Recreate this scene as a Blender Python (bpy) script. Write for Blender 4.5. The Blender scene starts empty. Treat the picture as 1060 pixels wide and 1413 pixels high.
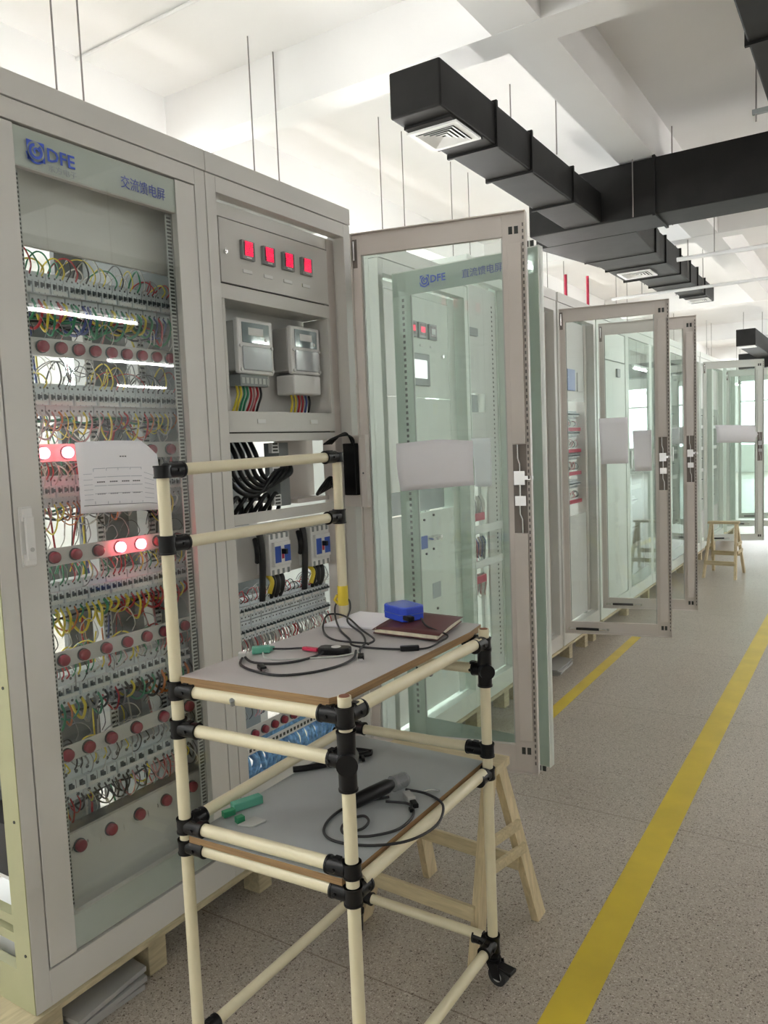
import bpy, math, random
from mathutils import Vector, Matrix
import numpy as np

rng = random.Random(7)
C = bpy.context.scene.collection
PI = math.pi

# ------------------------------------------------------------------ helpers
def prop(o, label=None, cat=None, group=None, kind=None):
    if label: o['label'] = label
    if cat: o['category'] = cat
    if group: o['group'] = group
    if kind: o['kind'] = kind
    return o

WL = {}   # world location of every object made (translations only)

def empty(name, loc, label=None, cat=None, group=None, parent=None):
    o = bpy.data.objects.new(name, None)
    o.empty_display_size = 0.05
    C.objects.link(o)
    loc = Vector(loc)
    if parent:
        o.parent = parent
        o.location = loc - WL[parent.name]
    else:
        o.location = loc
    WL[o.name] = loc
    return prop(o, label, cat, group)

class MB:
    def __init__(self, T=None):
        self.v = []; self.f = []; self.m = []; self.s = []
        self.T = T
    def add(self, vs, fs, m=0, smooth=False):
        b = len(self.v)
        if self.T is not None:
            vs = [self.T @ Vector(p) for p in vs]
        self.v += [tuple(p) for p in vs]
        for f in fs:
            self.f.append(tuple(b + i for i in f)); self.m.append(m); self.s.append(smooth)
        return self
    def box(self, x0, x1, y0, y1, z0, z1, m=0):
        if x0 > x1: x0, x1 = x1, x0
        if y0 > y1: y0, y1 = y1, y0
        if z0 > z1: z0, z1 = z1, z0
        vs = [(x0,y0,z0),(x1,y0,z0),(x1,y1,z0),(x0,y1,z0),(x0,y0,z1),(x1,y0,z1),(x1,y1,z1),(x0,y1,z1)]
        return self.add(vs, [(0,3,2,1),(4,5,6,7),(0,1,5,4),(1,2,6,5),(2,3,7,6),(3,0,4,7)], m)
    def hexa(self, p, m=0):
        """8 corners: bottom 4 (ccw from above) then top 4"""
        return self.add(p, [(0,3,2,1),(4,5,6,7),(0,1,5,4),(1,2,6,5),(2,3,7,6),(3,0,4,7)], m)
    def beam(self, a, b, w, h, m=0, up=(0,0,1)):
        a = Vector(a); b = Vector(b); d = (b-a).normalized()
        s = d.cross(Vector(up))
        if s.length < 1e-4: s = Vector((1,0,0))
        s.normalize(); t = s.cross(d)
        s = s*w/2; t = t*h/2
        return self.hexa([a-s-t, a+s-t, b+s-t, b-s-t, a-s+t, a+s+t, b+s+t, b-s+t], m)
    def cyl(self, a, b, r, n=14, m=0, r2=None, cap=True):
        a = Vector(a); b = Vector(b); d = (b-a).normalized()
        r2 = r if r2 is None else r2
        s = d.cross(Vector((0,0,1)))
        if s.length < 1e-4: s = Vector((1,0,0))
        s.normalize(); t = s.cross(d)
        vs = []
        for c, rr in ((a, r), (b, r2)):
            for i in range(n):
                an = 2*PI*i/n
                vs.append(c + s*math.cos(an)*rr + t*math.sin(an)*rr)
        self.add(vs, [(i, (i+1)%n, n+(i+1)%n, n+i) for i in range(n)], m, True)
        if cap:
            self.add(vs[:n], [tuple(range(n))[::-1]], m)
            self.add(vs[n:], [tuple(range(n))], m)
        return self
    def tube(self, pts, r, n=6, m=0, cap=True):
        pts = [Vector(p) for p in pts]
        k = len(pts); vs = []
        up = None
        for i, p in enumerate(pts):
            d = (pts[min(i+1,k-1)] - pts[max(i-1,0)])
            if d.length < 1e-9: d = Vector((0,0,1))
            d.normalize()
            if up is None:
                up = d.orthogonal().normalized()
            else:
                up = up - d*up.dot(d)
                if up.length < 1e-6: up = d.orthogonal()
                up.normalize()
            t = d.cross(up)
            rr = r[i] if isinstance(r, (list, tuple)) else r
            for j in range(n):
                an = 2*PI*j/n
                vs.append(p + up*math.cos(an)*rr + t*math.sin(an)*rr)
        fs = []
        for i in range(k-1):
            for j in range(n):
                fs.append((i*n+j, i*n+(j+1)%n, (i+1)*n+(j+1)%n, (i+1)*n+j))
        self.add(vs, fs, m, True)
        if cap:
            self.add(vs[:n], [tuple(range(n))[::-1]], m)
            self.add(vs[-n:], [tuple(range(n))], m)
        return self
    def slab(self, poly, z0, z1, m=0):
        n = len(poly)
        vs = [(x, y, z0) for x, y in poly] + [(x, y, z1) for x, y in poly]
        fs = [tuple(range(n))[::-1], tuple(range(n, 2*n))] + [(i, (i+1)%n, n+(i+1)%n, n+i) for i in range(n)]
        return self.add(vs, fs, m)
    def dome(self, c, r, ax, flat=.5, m=0, n=12, k=4):
        """rounded cap on axis ax (unit vector)"""
        c = Vector(c); d = Vector(ax).normalized(); s = d.orthogonal().normalized(); t = d.cross(s)
        vs = []
        for i in range(k+1):
            a = PI/2*i/k
            rr = r*math.cos(a) if i < k else r*0.05; h = r*flat*math.sin(a)
            for j in range(n):
                an = 2*PI*j/n
                vs.append(c + d*h + s*math.cos(an)*rr + t*math.sin(an)*rr)
        fs = [(i*n+j, i*n+(j+1)%n, (i+1)*n+(j+1)%n, (i+1)*n+j) for i in range(k) for j in range(n)]
        fs.append(tuple(range(k*n, (k+1)*n)))
        return self.add(vs, fs, m, True)
    def build(self, name, mats, parent=None, bevel=0, label=None, cat=None, group=None, kind=None):
        me = bpy.data.meshes.new(name)
        xs = [Vector(p) for p in self.v]
        lo = Vector([min(p[i] for p in xs) for i in range(3)]); hi = Vector([max(p[i] for p in xs) for i in range(3)])
        c = (lo+hi)/2
        if parent is None: c.z = lo.z
        me.from_pydata([tuple(p-c) for p in xs], [], self.f)
        if not isinstance(mats, (list, tuple)): mats = [mats]
        for m in mats: me.materials.append(m)
        me.polygons.foreach_set('material_index', self.m)
        me.polygons.foreach_set('use_smooth', self.s)
        me.update()
        o = bpy.data.objects.new(name, me)
        C.objects.link(o)
        if parent is not None:
            o.parent = parent; o.location = c - WL[parent.name]
        else:
            o.location = c
        WL[o.name] = c
        if bevel:
            b = o.modifiers.new('bevel', 'BEVEL'); b.width = bevel; b.segments = 2; b.limit_method = 'ANGLE'
        return prop(o, label, cat, group, kind)

def dup(o, parent, wloc, deep=True, label=None, group=None):
    """copy of o (and its children) with its origin at world location wloc"""
    c = o.copy(); C.objects.link(c)
    wloc = Vector(wloc)
    c.parent = parent
    c.location = wloc - (WL[parent.name] if parent else Vector((0,0,0)))
    WL[c.name] = wloc
    if label: c['label'] = label
    if group: c['group'] = group
    if deep:
        for ch in list(o.children):
            dup(ch, c, wloc + (WL[ch.name] - WL[o.name]))
    return c

def spline(ctrl, k=8):
    P = [Vector(p) for p in ctrl]
    P = [P[0]*2-P[1]] + P + [P[-1]*2-P[-2]]
    out = []
    for i in range(1, len(P)-2):
        a, b, c, d = P[i-1], P[i], P[i+1], P[i+2]
        for j in range(k):
            t = j/k
            out.append(0.5*((2*b) + (c-a)*t + (2*a-5*b+4*c-d)*t*t + (3*b-a-3*c+d)*t**3))
    out.append(P[-2])
    return out

# ------------------------------------------------------------------ materials
def new_mat(name):
    m = bpy.data.materials.new(name); m.use_nodes = True
    nt = m.node_tree
    return m, nt, nt.nodes['Principled BSDF']

def mat(name, col, rough=.5, metal=0, spec=.5, noise=0, nscale=30, bump=0, bscale=200, emis=None, estr=0, coat=0):
    m, nt, b = new_mat(name)
    b.inputs['Base Color'].default_value = (*col, 1)
    b.inputs['Roughness'].default_value = rough
    b.inputs['Metallic'].default_value = metal
    b.inputs['Specular IOR Level'].default_value = spec
    b.inputs['Coat Weight'].default_value = coat
    if noise:
        tc = nt.nodes.new('ShaderNodeTexCoord'); n = nt.nodes.new('ShaderNodeTexNoise')
        n.inputs['Scale'].default_value = nscale; n.inputs['Detail'].default_value = 4
        nt.links.new(tc.outputs['Object'], n.inputs['Vector'])
        r = nt.nodes.new('ShaderNodeValToRGB')
        r.color_ramp.elements[0].position = .3; r.color_ramp.elements[1].position = .7
        r.color_ramp.elements[0].color = (*[max(0, c*(1-noise)) for c in col], 1)
        r.color_ramp.elements[1].color = (*[min(1, c*(1+noise)) for c in col], 1)
        nt.links.new(n.outputs['Fac'], r.inputs['Fac']); nt.links.new(r.outputs['Color'], b.inputs['Base Color'])
    if bump:
        tc = nt.nodes.new('ShaderNodeTexCoord'); n = nt.nodes.new('ShaderNodeTexNoise')
        n.inputs['Scale'].default_value = bscale
        bp = nt.nodes.new('ShaderNodeBump'); bp.inputs['Strength'].default_value = bump; bp.inputs['Distance'].default_value = .002
        nt.links.new(tc.outputs['Object'], n.inputs['Vector'])
        nt.links.new(n.outputs['Fac'], bp.inputs['Height']); nt.links.new(bp.outputs['Normal'], b.inputs['Normal'])
    if emis:
        b.inputs['Emission Color'].default_value = (*emis, 1); b.inputs['Emission Strength'].default_value = estr
    return m

def glass_mat(name, tint, refl=1.0, ior=1.5):
    """thin pane: clear with a faint tint, and a Fresnel reflection"""
    m = bpy.data.materials.new(name); m.use_nodes = True
    nt = m.node_tree; nt.nodes.clear()
    out = nt.nodes.new('ShaderNodeOutputMaterial'); mx = nt.nodes.new('ShaderNodeMixShader')
    tr = nt.nodes.new('ShaderNodeBsdfTransparent'); gl = nt.nodes.new('ShaderNodeBsdfGlossy')
    fr = nt.nodes.new('ShaderNodeLayerWeight'); fr.inputs['Blend'].default_value = .5
    pw = nt.nodes.new('ShaderNodeMath'); pw.operation = 'POWER'; pw.inputs[1].default_value = 5
    ml = nt.nodes.new('ShaderNodeMath'); ml.operation = 'MULTIPLY_ADD'; ml.inputs[1].default_value = .9*refl; ml.inputs[2].default_value = .045*refl
    ml.use_clamp = True
    nt.links.new(fr.outputs['Facing'], pw.inputs[0])
    tr.inputs['Color'].default_value = (*tint, 1); gl.inputs['Roughness'].default_value = .015
    nt.links.new(pw.outputs[0], ml.inputs[0]); nt.links.new(ml.outputs[0], mx.inputs[0])
    nt.links.new(tr.outputs[0], mx.inputs[1]); nt.links.new(gl.outputs[0], mx.inputs[2])
    nt.links.new(mx.outputs[0], out.inputs[0])
    return m

M = {}
M['cab'] = mat('powder_coat_grey', (.67, .66, .63), .42, noise=.02, nscale=3, bump=.05, bscale=900)
M['inner'] = mat('powder_coat_warm', (.67, .62, .585), .45, noise=.02, nscale=3, bump=.05, bscale=900)
M['mint'] = mat('powder_coat_pale', (.77, .81, .765), .45, noise=.02, nscale=3)
M['side'] = mat('primer_yellow_green', (.42, .42, .25), .5, noise=.05, nscale=6)
M['band'] = mat('printed_glass_band', (.64, .68, .645), .12, coat=.4)
M['recess'] = mat('latch_recess', (.22, .19, .17), .6)
M['dots'] = mat('slot_shadow_grey', (.17, .16, .15), .7)
M['slot'] = mat('dark_slot', (.05, .055, .05), .7)
M['strip'] = mat('strip_grey', (.50, .52, .50), .5)
M['plate'] = mat('mounting_plate_white', (.66, .655, .64), .45)
M['zinc'] = mat('zinc_steel', (.55, .55, .54), .35, metal=.8, noise=.1, nscale=20)
M['chrome'] = mat('chrome', (.75, .75, .76), .18, metal=1)
M['glass'] = glass_mat('cabinet_glass', (.965, .985, .975), 1.25)
M['clear'] = glass_mat('door_glass', (.955, .985, .972), 1.1)
M['tint'] = glass_mat('green_tinted_glass', (.925, .97, .95), 1.3)
M['breaker'] = mat('breaker_grey', (.70, .745, .77), .45)
M['brdark'] = mat('breaker_toggle', (.06, .08, .09), .4)
M['brgap'] = mat('terminal_screw_hole', (.10, .11, .12), .6)
M['btn'] = mat('red_lens', (.30, .02, .045), .3, coat=.4)
M['btnlit'] = mat('red_lens_lit', (.9, .2, .25), .3, emis=(1, .10, .14), estr=11)
M['blk'] = mat('black_plastic', (.005, .005, .006), .3, spec=.3)
M['blkm'] = mat('black_rubber', (.018, .018, .02), .5)
M['rubber'] = M['blkm']
M['pipe'] = mat('ivory_coated_pipe', (.76, .70, .50), .3, noise=.03, nscale=14)
M['pipein'] = mat('pipe_bore', (.25, .10, .06), .7)
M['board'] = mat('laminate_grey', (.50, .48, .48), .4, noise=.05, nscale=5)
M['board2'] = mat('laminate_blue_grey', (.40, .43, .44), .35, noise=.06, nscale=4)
M['paper'] = mat('paper_white', (.92, .92, .97), .8)
M['ink'] = mat('printer_ink', (.10, .10, .13), .8)
M['inkl'] = mat('table_line_ink', (.50, .52, .60), .8)
M['blue'] = mat('blue_label', (.03, .09, .45), .4)
M['bluep'] = mat('blue_plastic', (.03, .08, .62), .25, coat=.3)
M['brown'] = mat('brown_cover', (.10, .025, .025), .45, bump=.15, bscale=300)
M['pages'] = mat('page_edges', (.75, .70, .55), .7, noise=.1, nscale=60)
M['duct'] = mat('black_duct_wrap', (.010, .0095, .009), .55, spec=.25, noise=.3, nscale=6, bump=.35, bscale=9)
M['white'] = mat('white_plastic', (.80, .80, .79), .4)
M['meterwin'] = mat('meter_window', (.22, .27, .29), .08, coat=.8)
M['metergrey'] = mat('meter_bezel', (.24, .26, .26), .4)
M['led'] = mat('red_led_digits', (.6, .02, .06), .4, emis=(.75, .008, .05), estr=1.0)
M['ledbg'] = mat('led_background', (.06, .02, .03), .3)
M['green'] = mat('green_plastic', (.10, .36, .26), .4)
M['redp'] = mat('red_plastic', (.50, .02, .07), .35)
M['yel'] = mat('yellow_tape', (.75, .58, .05), .45)
M['logo'] = mat('logo_blue', (.05, .11, .58), .5)
M['textb'] = mat('text_blue', (.10, .13, .42), .5)
M['textg'] = mat('text_faint', (.42, .46, .50), .6)
M['teal'] = mat('teal_sheet', (.01, .10, .15), .4)
M['screen'] = mat('display_screen', (.7, .72, .7), .2, emis=(.85, .9, .88), estr=.6)
M['sheet'] = mat('grey_sheet_metal', (.40, .40, .39), .4, noise=.08, nscale=6)
M['rod'] = mat('hanger_rod', (.22, .20, .19), .5)
M['redrod'] = mat('red_pipe', (.45, .02, .06), .4)
M['tube'] = mat('fluorescent_tube', (1, 1, 1), .5, emis=(1, .985, .955), estr=42)
M['bulb_can'] = mat('fixture_white', (.8, .8, .8), .5)
M['blueglow'] = mat('blue_film', (.20, .42, .80), .25, noise=.45, nscale=60)
M['foil'] = mat('foil_wrap', (.75, .76, .8), .15, metal=.9, bump=.8, bscale=60)
WIRE = {}
for n_, c_ in dict(red=(.45, .02, .03), yellow=(.75, .60, .05), green=(.03, .25, .12), black=(.015, .015, .017), grey=(.30, .30, .30),
                   pale=(.60, .58, .54), blue=(.05, .08, .28), pink=(.55, .25, .26), orange=(.55, .16, .03)).items():
    WIRE[n_] = mat('wire_' + n_, c_, .4)

def wood(name, base, scale=(1, 1, 1), dark=.75):
    m, nt, b = new_mat(name)
    tc = nt.nodes.new('ShaderNodeTexCoord'); mp = nt.nodes.new('ShaderNodeMapping')
    mp.inputs['Scale'].default_value = scale
    w = nt.nodes.new('ShaderNodeTexNoise'); w.inputs['Scale'].default_value = 6; w.inputs['Detail'].default_value = 5; w.inputs['Distortion'].default_value = 1
    r = nt.nodes.new('ShaderNodeValToRGB')
    r.color_ramp.elements[0].position = .3; r.color_ramp.elements[1].position = .7
    r.color_ramp.elements[0].color = (*[c*dark for c in base], 1); r.color_ramp.elements[1].color = (*base, 1)
    nt.links.new(tc.outputs['Object'], mp.inputs[0]); nt.links.new(mp.outputs[0], w.inputs[0])
    nt.links.new(w.outputs['Fac'], r.inputs[0]); nt.links.new(r.outputs[0], b.inputs['Base Color'])
    b.inputs['Roughness'].default_value = .6
    return m
M['wood'] = wood('raw_pine', (.72, .60, .38), (12, 12, 1.2), .72)
M['woodh'] = wood('raw_pine_planks', (.66, .56, .36), (1.5, 14, 14), .75)
M['ply'] = wood('board_edge', (.36, .22, .10), (1, 1, 40), .6)
M['pallet'] = wood('pallet_wood', (.60, .52, .34), (10, 1.5, 10), .7)

# terrazzo floor
def terrazzo():
    m, nt, b = new_mat('terrazzo')
    N = nt.nodes; L = nt.links
    tc = N.new('ShaderNodeTexCoord')
    big = N.new('ShaderNodeTexNoise'); big.inputs['Scale'].default_value = 1.3; big.inputs['Detail'].default_value = 3
    r0 = N.new('ShaderNodeValToRGB'); r0.color_ramp.elements[0].position = .3; r0.color_ramp.elements[1].position = .7
    r0.color_ramp.elements[0].color = (.39, .345, .29, 1); r0.color_ramp.elements[1].color = (.45, .405, .345, 1)
    L.new(tc.outputs['Object'], big.inputs['Vector']); L.new(big.outputs['Fac'], r0.inputs['Fac'])
    def chips(scale, thr, col, base_sock, soft=.03):
        v = N.new('ShaderNodeTexVoronoi'); v.inputs['Scale'].default_value = scale
        nn = N.new('ShaderNodeTexNoise'); nn.inputs['Scale'].default_value = scale*1.5
        ad = N.new('ShaderNodeMixRGB'); ad.inputs[0].default_value = .012
        L.new(tc.outputs['Object'], nn.inputs['Vector']); L.new(tc.outputs['Object'], ad.inputs[1]); L.new(nn.outputs['Color'], ad.inputs[2])
        L.new(ad.outputs[0], v.inputs['Vector'])
        sep = N.new('ShaderNodeSeparateColor'); L.new(v.outputs['Color'], sep.inputs[0])
        # chip radius varies per cell
        mul = N.new('ShaderNodeMath'); mul.operation = 'MULTIPLY_ADD'; mul.inputs[1].default_value = .55; mul.inputs[2].default_value = thr
        L.new(sep.outputs[0], mul.inputs[0])
        lt = N.new('ShaderNodeMath'); lt.operation = 'LESS_THAN'
        L.new(v.outputs['Distance'], lt.inputs[0]); L.new(mul.outputs[0], lt.inputs[1])
        mx = N.new('ShaderNodeMixRGB'); mx.inputs[2].default_value = (*col, 1)
        L.new(lt.outputs[0], mx.inputs[0]); L.new(base_sock, mx.inputs[1])
        return mx.outputs[0]
    s = chips(170, -.08, (.60, .56, .50), r0.outputs[0])
    s = chips(210, -.02, (.20, .16, .13), s)
    s = chips(120, -.20, (.09, .065, .05), s)
    s = chips(90, -.27, (.16, .12, .09), s)
    # joints every 1.2 m
    br = N.new('ShaderNodeTexBrick'); br.offset = 0; br.inputs['Scale'].default_value = 1
    br.inputs['Brick Width'].default_value = 5.0; br.inputs['Row Height'].default_value = 1.25; br.inputs['Mortar Size'].default_value = .0025
    br.inputs['Mortar Smooth'].default_value = 0
    br.inputs['Color1'].default_value = (1, 1, 1, 1); br.inputs['Color2'].default_value = (1, 1, 1, 1); br.inputs['Mortar'].default_value = (.62, .58, .54, 1)
    mp = N.new('ShaderNodeMapping'); mp.inputs['Location'].default_value = (2.8+1.9, 12.025, 0)
    L.new(tc.outputs['Object'], mp.inputs[0]); L.new(mp.outputs[0], br.inputs['Vector'])
    mm = N.new('ShaderNodeMixRGB'); mm.blend_type = 'MULTIPLY'; mm.inputs[0].default_value = 1
    L.new(s, mm.inputs[1]); L.new(br.outputs['Color'], mm.inputs[2])
    L.new(mm.outputs[0], b.inputs['Base Color'])
    b.inputs['Roughness'].default_value = .33; b.inputs['Specular IOR Level'].default_value = .45
    return m
M['floor'] = terrazzo()
M['ceil'] = mat('ceiling_paint', (.86, .85, .84), .85, noise=.015, nscale=2)
M['wall'] = mat('wall_paint', (.84, .84, .82), .8, noise=.02, nscale=2)
M['line'] = mat('floor_paint_yellow', (.62, .47, .035), .38, noise=.10, nscale=5)

def text(name, s, m, origin, udir, ndir, size, parent, ext=.0004, sx=1.0, weight=0):
    """raised lettering as a mesh: origin = lower left, udir = reading direction, letters upright"""
    cu = bpy.data.curves.new(name, 'FONT'); cu.body = s; cu.size = size; cu.extrude = ext; cu.offset = weight
    cu.resolution_u = 2
    ob = bpy.data.objects.new('t', cu); C.objects.link(ob)
    dg = bpy.context.evaluated_depsgraph_get()
    me = bpy.data.meshes.new_from_object(ob.evaluated_get(dg))
    bpy.data.objects.remove(ob)
    u = Vector(udir).normalized(); n = Vector(ndir).normalized(); o = Vector(origin)
    vs = [o + u*(v.co.x*sx) + Vector((0, 0, 1))*v.co.y + n*v.co.z for v in me.vertices]
    mb = MB(); mb.add(vs, [tuple(p.vertices) for p in me.polygons])
    bpy.data.meshes.remove(me)
    return mb.build(name, m, parent)

# ------------------------------------------------------------------ camera
def cam_rot(yaw, pitch, roll):
    f = Vector((-math.sin(yaw)*math.cos(pitch), math.cos(yaw)*math.cos(pitch), math.sin(pitch)))
    r = f.cross(Vector((0, 0, 1))).normalized(); u = r.cross(f)
    c, s = math.cos(roll), math.sin(roll)
    r2 = r*c + u*s; u2 = u*c - r*s
    return Matrix((r2, u2, -f)).transposed()
cd = bpy.data.cameras.new('camera'); cam = bpy.data.objects.new('camera', cd); C.objects.link(cam)
cam.matrix_world = Matrix.Translation((1.716, 0, 1.483)) @ cam_rot(math.radians(32.687), math.radians(-4.857), math.radians(-2.347)).to_4x4()
cd.sensor_fit = 'VERTICAL'; cd.sensor_height = 36; cd.lens = 36*1065/1413
cd.clip_start = .02; cd.clip_end = 200
bpy.context.scene.camera = cam

# ------------------------------------------------------------------ room shell
X0, X1, Y0, Y1, ZC, ZB = -7.6, 13.2, -3.6, 31.0, 4.06, 3.70
def struct(name, mb, m): return mb.build(name, m, kind='structure')
fl = struct('floor', MB().box(X0, X1, Y0, Y1, -.1, 0), M['floor'])
struct('ceiling', MB().box(X0, X1, Y0, Y1, ZC, ZC+.15), M['ceil'])
def window_wall(name, axis, pos, lo, hi, spans, zs=.95, zt=3.35, th=.15):
    mb = MB()
    def bx(a, b, z0, z1):
        if axis == 'x': mb.box(pos-th, pos, a, b, z0, z1)
        else: mb.box(a, b, pos, pos+th, z0, z1)
    bx(lo, hi, 0, zs); bx(lo, hi, zt, ZC)
    c = lo
    for a, b in spans:
        bx(c, a, zs, zt); c = b
    bx(c, hi, zs, zt)
    struct(name, mb, M['wall'])
WN = [0]
def window(axis, pos, a, b, zs=.95, zt=3.35):  # windows added to the walls so daylight brightens the ceiling
    WN[0] += 1
    f = MB(); p = MB()
    def bx(mb, u0, u1, z0, z1, d0, d1):
        if axis == 'x': mb.box(pos-d1, pos-d0, u0, u1, z0, z1)
        else: mb.box(u0, u1, pos+d0, pos+d1, z0, z1)
    n = 3
    for i in range(n+1):
        u = a+(b-a)*i/n; u0 = min(max(u-.03, a), b-.06)
        bx(f, u0, u0+.06, zs, zt, .04, .10)
    for z in (zs, zs+1.6, zt-.06): bx(f, a, b, z, z+.06, .04, .10)
    fo = f.build('window_%d' % WN[0], M['white'], kind='structure')
    bx(p, a, b, zs, zt, .065, .070); p.build('pane', M['winglass'], fo)
M['winglass'] = glass_mat('window_glass', (.96, .98, .97), .8)
spl = [(y, y+3.6) for y in (-2.6, 2.0, 6.6, 11.2, 15.8, 20.4, 25.4)]
window_wall('wall_left', 'x', X0, Y0, Y1, spl)
for a_, b_ in spl: window('x', X0, a_, b_)
spb = [(x, x+3.4) for x in (-6.8, -2.6, 1.6, 5.8)]
window_wall('wall_back', 'y', Y1, X0, X1, spb)
for a_, b_ in spb: window('y', Y1, a_, b_)
wd = bpy.data.worlds.new('world'); bpy.context.scene.world = wd; wd.use_nodes = True
wd.node_tree.nodes['Background'].inputs[0].default_value = (.93, .97, 1, 1)
wd.node_tree.nodes['Background'].inputs[1].default_value = 4.5
def portal(loc, rot, sx, sy):
    l = bpy.data.lights.new('window_daylight', 'AREA'); l.shape = 'RECTANGLE'; l.size = sx; l.size_y = sy
    l.cycles.is_portal = True
    o = bpy.data.objects.new('window_daylight', l); C.objects.link(o); o.location = loc; o.rotation_euler = rot
for a_, b_ in spl: portal((X0-.16, (a_+b_)/2, 2.15), (0, -PI/2, 0), 2.4, 3.6)
for a_, b_ in spb: portal(((a_+b_)/2, Y1+.16, 2.15), (-PI/2, 0, 0), 3.4, 2.4)
sc_ = bpy.context.scene
sc_.view_settings.view_transform = 'Standard'; sc_.view_settings.look = 'None'
sc_.view_settings.gamma = 1; sc_.view_settings.use_curve_mapping = False
sc_.view_settings.exposure = 1.25
sc_.cycles.max_bounces = 10; sc_.cycles.diffuse_bounces = 5; sc_.cycles.glossy_bounces = 5; sc_.cycles.transparent_max_bounces = 24
sc_.cycles.sample_clamp_indirect = 8; sc_.cycles.caustics_reflective = False; sc_.cycles.caustics_refractive = False
struct('wall_right', MB().box(X1, X1+.15, Y0, Y1, 0, ZC), M['wall'])
struct('wall_front', MB().box(X0, X1, Y0-.15, Y0, 0, ZC), M['wall'])
k = 1
for x in (-5.2, -2.80, .0485, 2.75, 5.45, 8.15, 10.85):
    w = .141
    struct('trim_%d' % k, MB().box(x-w, x+w, Y0, Y1, ZB, ZC), M['ceil']); k += 1
for y in (-1.25, 4.225, 9.62, 14.95, 20.3, 25.7):
    struct('trim_%d' % k, MB().box(X0, X1, y-.12, y+.12, ZB-.004, ZC), M['ceil']); k += 1

# painted lines on the floor
def line(pts, w0, w1, label):
    (xa, ya), (xb, yb) = pts
    MB().slab([(xa-w0/2, ya), (xa+w0/2, ya), (xb+w1/2, yb), (xb-w1/2, yb)], 0, .0012).build('floor_line', M['line'], label=label, cat='floor marking')
line(((1.075, -3.0), (1.005, 12.0)), .108, .100, 'wide yellow painted line on the open terrazzo aisle floor, furthest right')
line(((.245, 3.0), (.225, 5.72)), .07, .066, 'narrow yellow painted line on the floor close beside the cabinet doors')

# ------------------------------------------------------------------ lamps
def tube_lamp(x, y, z, label, rods=.34):
    o = empty('tube_lamp', (x, y, z+.06), label, 'lamp', 'fluorescent tube lamps hung under the ceiling')
    MB().box(x-.022, x+.022, y-.60, y+.60, z+.035, z+.075).build('fixture_body', M['bulb_can'], o)
    MB().cyl((x, y-.585, z), (x, y+.585, z), .014, 10).build('tube', M['tube'], o)
    for s in (-.592, .592): MB().box(x-.012, x+.012, y+s-.008, y+s+.008, z-.018, z+.036).build('lamp_holder', M['bulb_can'], o)
    for s in (-rods, rods):
        MB().cyl((x, y+s, z+.07), (x, y+s, ZC), .0045, 6).build('hanger_rod', M['rod'], o)
    return o
lampA = tube_lamp(4.5, 4.7, 2.8, 'white fluorescent tube lamp hanging over the next aisle, seen only mirrored in the cabinet glass')
spots = []
for x, ys in ((1.2, [-2.7]), (2.8, [-2.7]), (2.3, [4.9, 7.6, 10.3, 13, 16, 19.5, 24]), (-.8, [-.25]), (4.5, [7.7, 10.7, 13.7, 17.5, 22.6, 26]), (7.12, [3.2, 7.55, 11.2, 15, 20, 25]), (10.12, [6, 10.1, 14.5, 20, 26]),  # the pair behind the camera is unseen fill, added to brighten camera-facing surfaces
              (-3.7, [-.5, 2.0, 4.6, 7.2, 9.8, 13, 17, 22, 27])):
    for y in ys: spots.append((x, y))
for x, y in spots:
    dup(lampA, None, (x, y, 2.86), label='white tube lamp on rods in the aisle behind the grey cabinets' if x == -3.7 else 'white tube lamp on rods outside the view, some added as fill light')
near = ['the open-sided left cabinet', 'the second cabinet from the left', 'the first open door', 'the black duct end']
for i, (y, r) in enumerate([(-1.2, .34), (2.525, .075), (3.97, .12), (5.525, .175), (6.75, .18), (9.30, .29), (12.2, .3), (15.5, .3), (19.5, .3), (24, .3)]):
    lab = 'slim tube lamp on two thin rods hanging behind the far cabinet tops'
    if 1 <= i <= 4: lab = 'slim tube lamp whose two thin hanging rods show above ' + near[i-1]
    tube_lamp(-1.62, y, 2.8, lab, r)

# ------------------------------------------------------------------ cabinets
ZB0, ZT = .13, 2.39           # underside and top of the cabinets
DEP = .60
def cab_frame(cab, y0, y1, m, z_open=(.222, 2.279), b=.042, top=ZT, side=None, back_open=True, right_panel=False, left_panel=False):
    """front border, four posts, plinth and header as one frame; returns it"""
    f = MB()
    zo0, zo1 = z_open
    g = .0015
    y0 += g; y1 -= g
    f.box(-.045, 0, y0, y0+b, ZB0, top-.062); f.box(-.045, 0, y1-b, y1, ZB0, top-.062)   # front border
    f.box(-.045, 0, y0+b, y1-b, ZB0, zo0)
    f.box(-.045, 0, y0+b, y1-b, zo1, top-.062)
    f.box(-DEP, .004, y0, y1, top-.06, top)                                        # header cap
    f.box(-DEP, -.045, y0, y1, ZB0, ZB0+.05)                                       # base tray
    f.box(-.066, -.045, y0, y0+.03, ZB0+.05, top-.06); f.box(-.085, -.045, y1-.03, y1, ZB0+.05, top-.06)
    f.box(-DEP, -DEP+.05, y0, y0+.05, ZB0+.05, top-.06); f.box(-DEP, -DEP+.05, y1-.05, y1, ZB0+.05, top-.06)
    fr = f.build('frame', m, cab, bevel=.0015)
    return fr

def panel(name, cab, y0, y1, z0, z1, x, m, th=.012, bevel=.001, label=None):
    return MB().box(x-th, x, y0, y1, z0, z1).build(name, m, cab, bevel=bevel, label=label)

def slots(mb, T_fn, u0, u1, z0, z1, pitch=.011):
    z = z0
    while z < z1:
        T_fn(mb, u0, u1, z, z+pitch*.5); z += pitch

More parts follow.
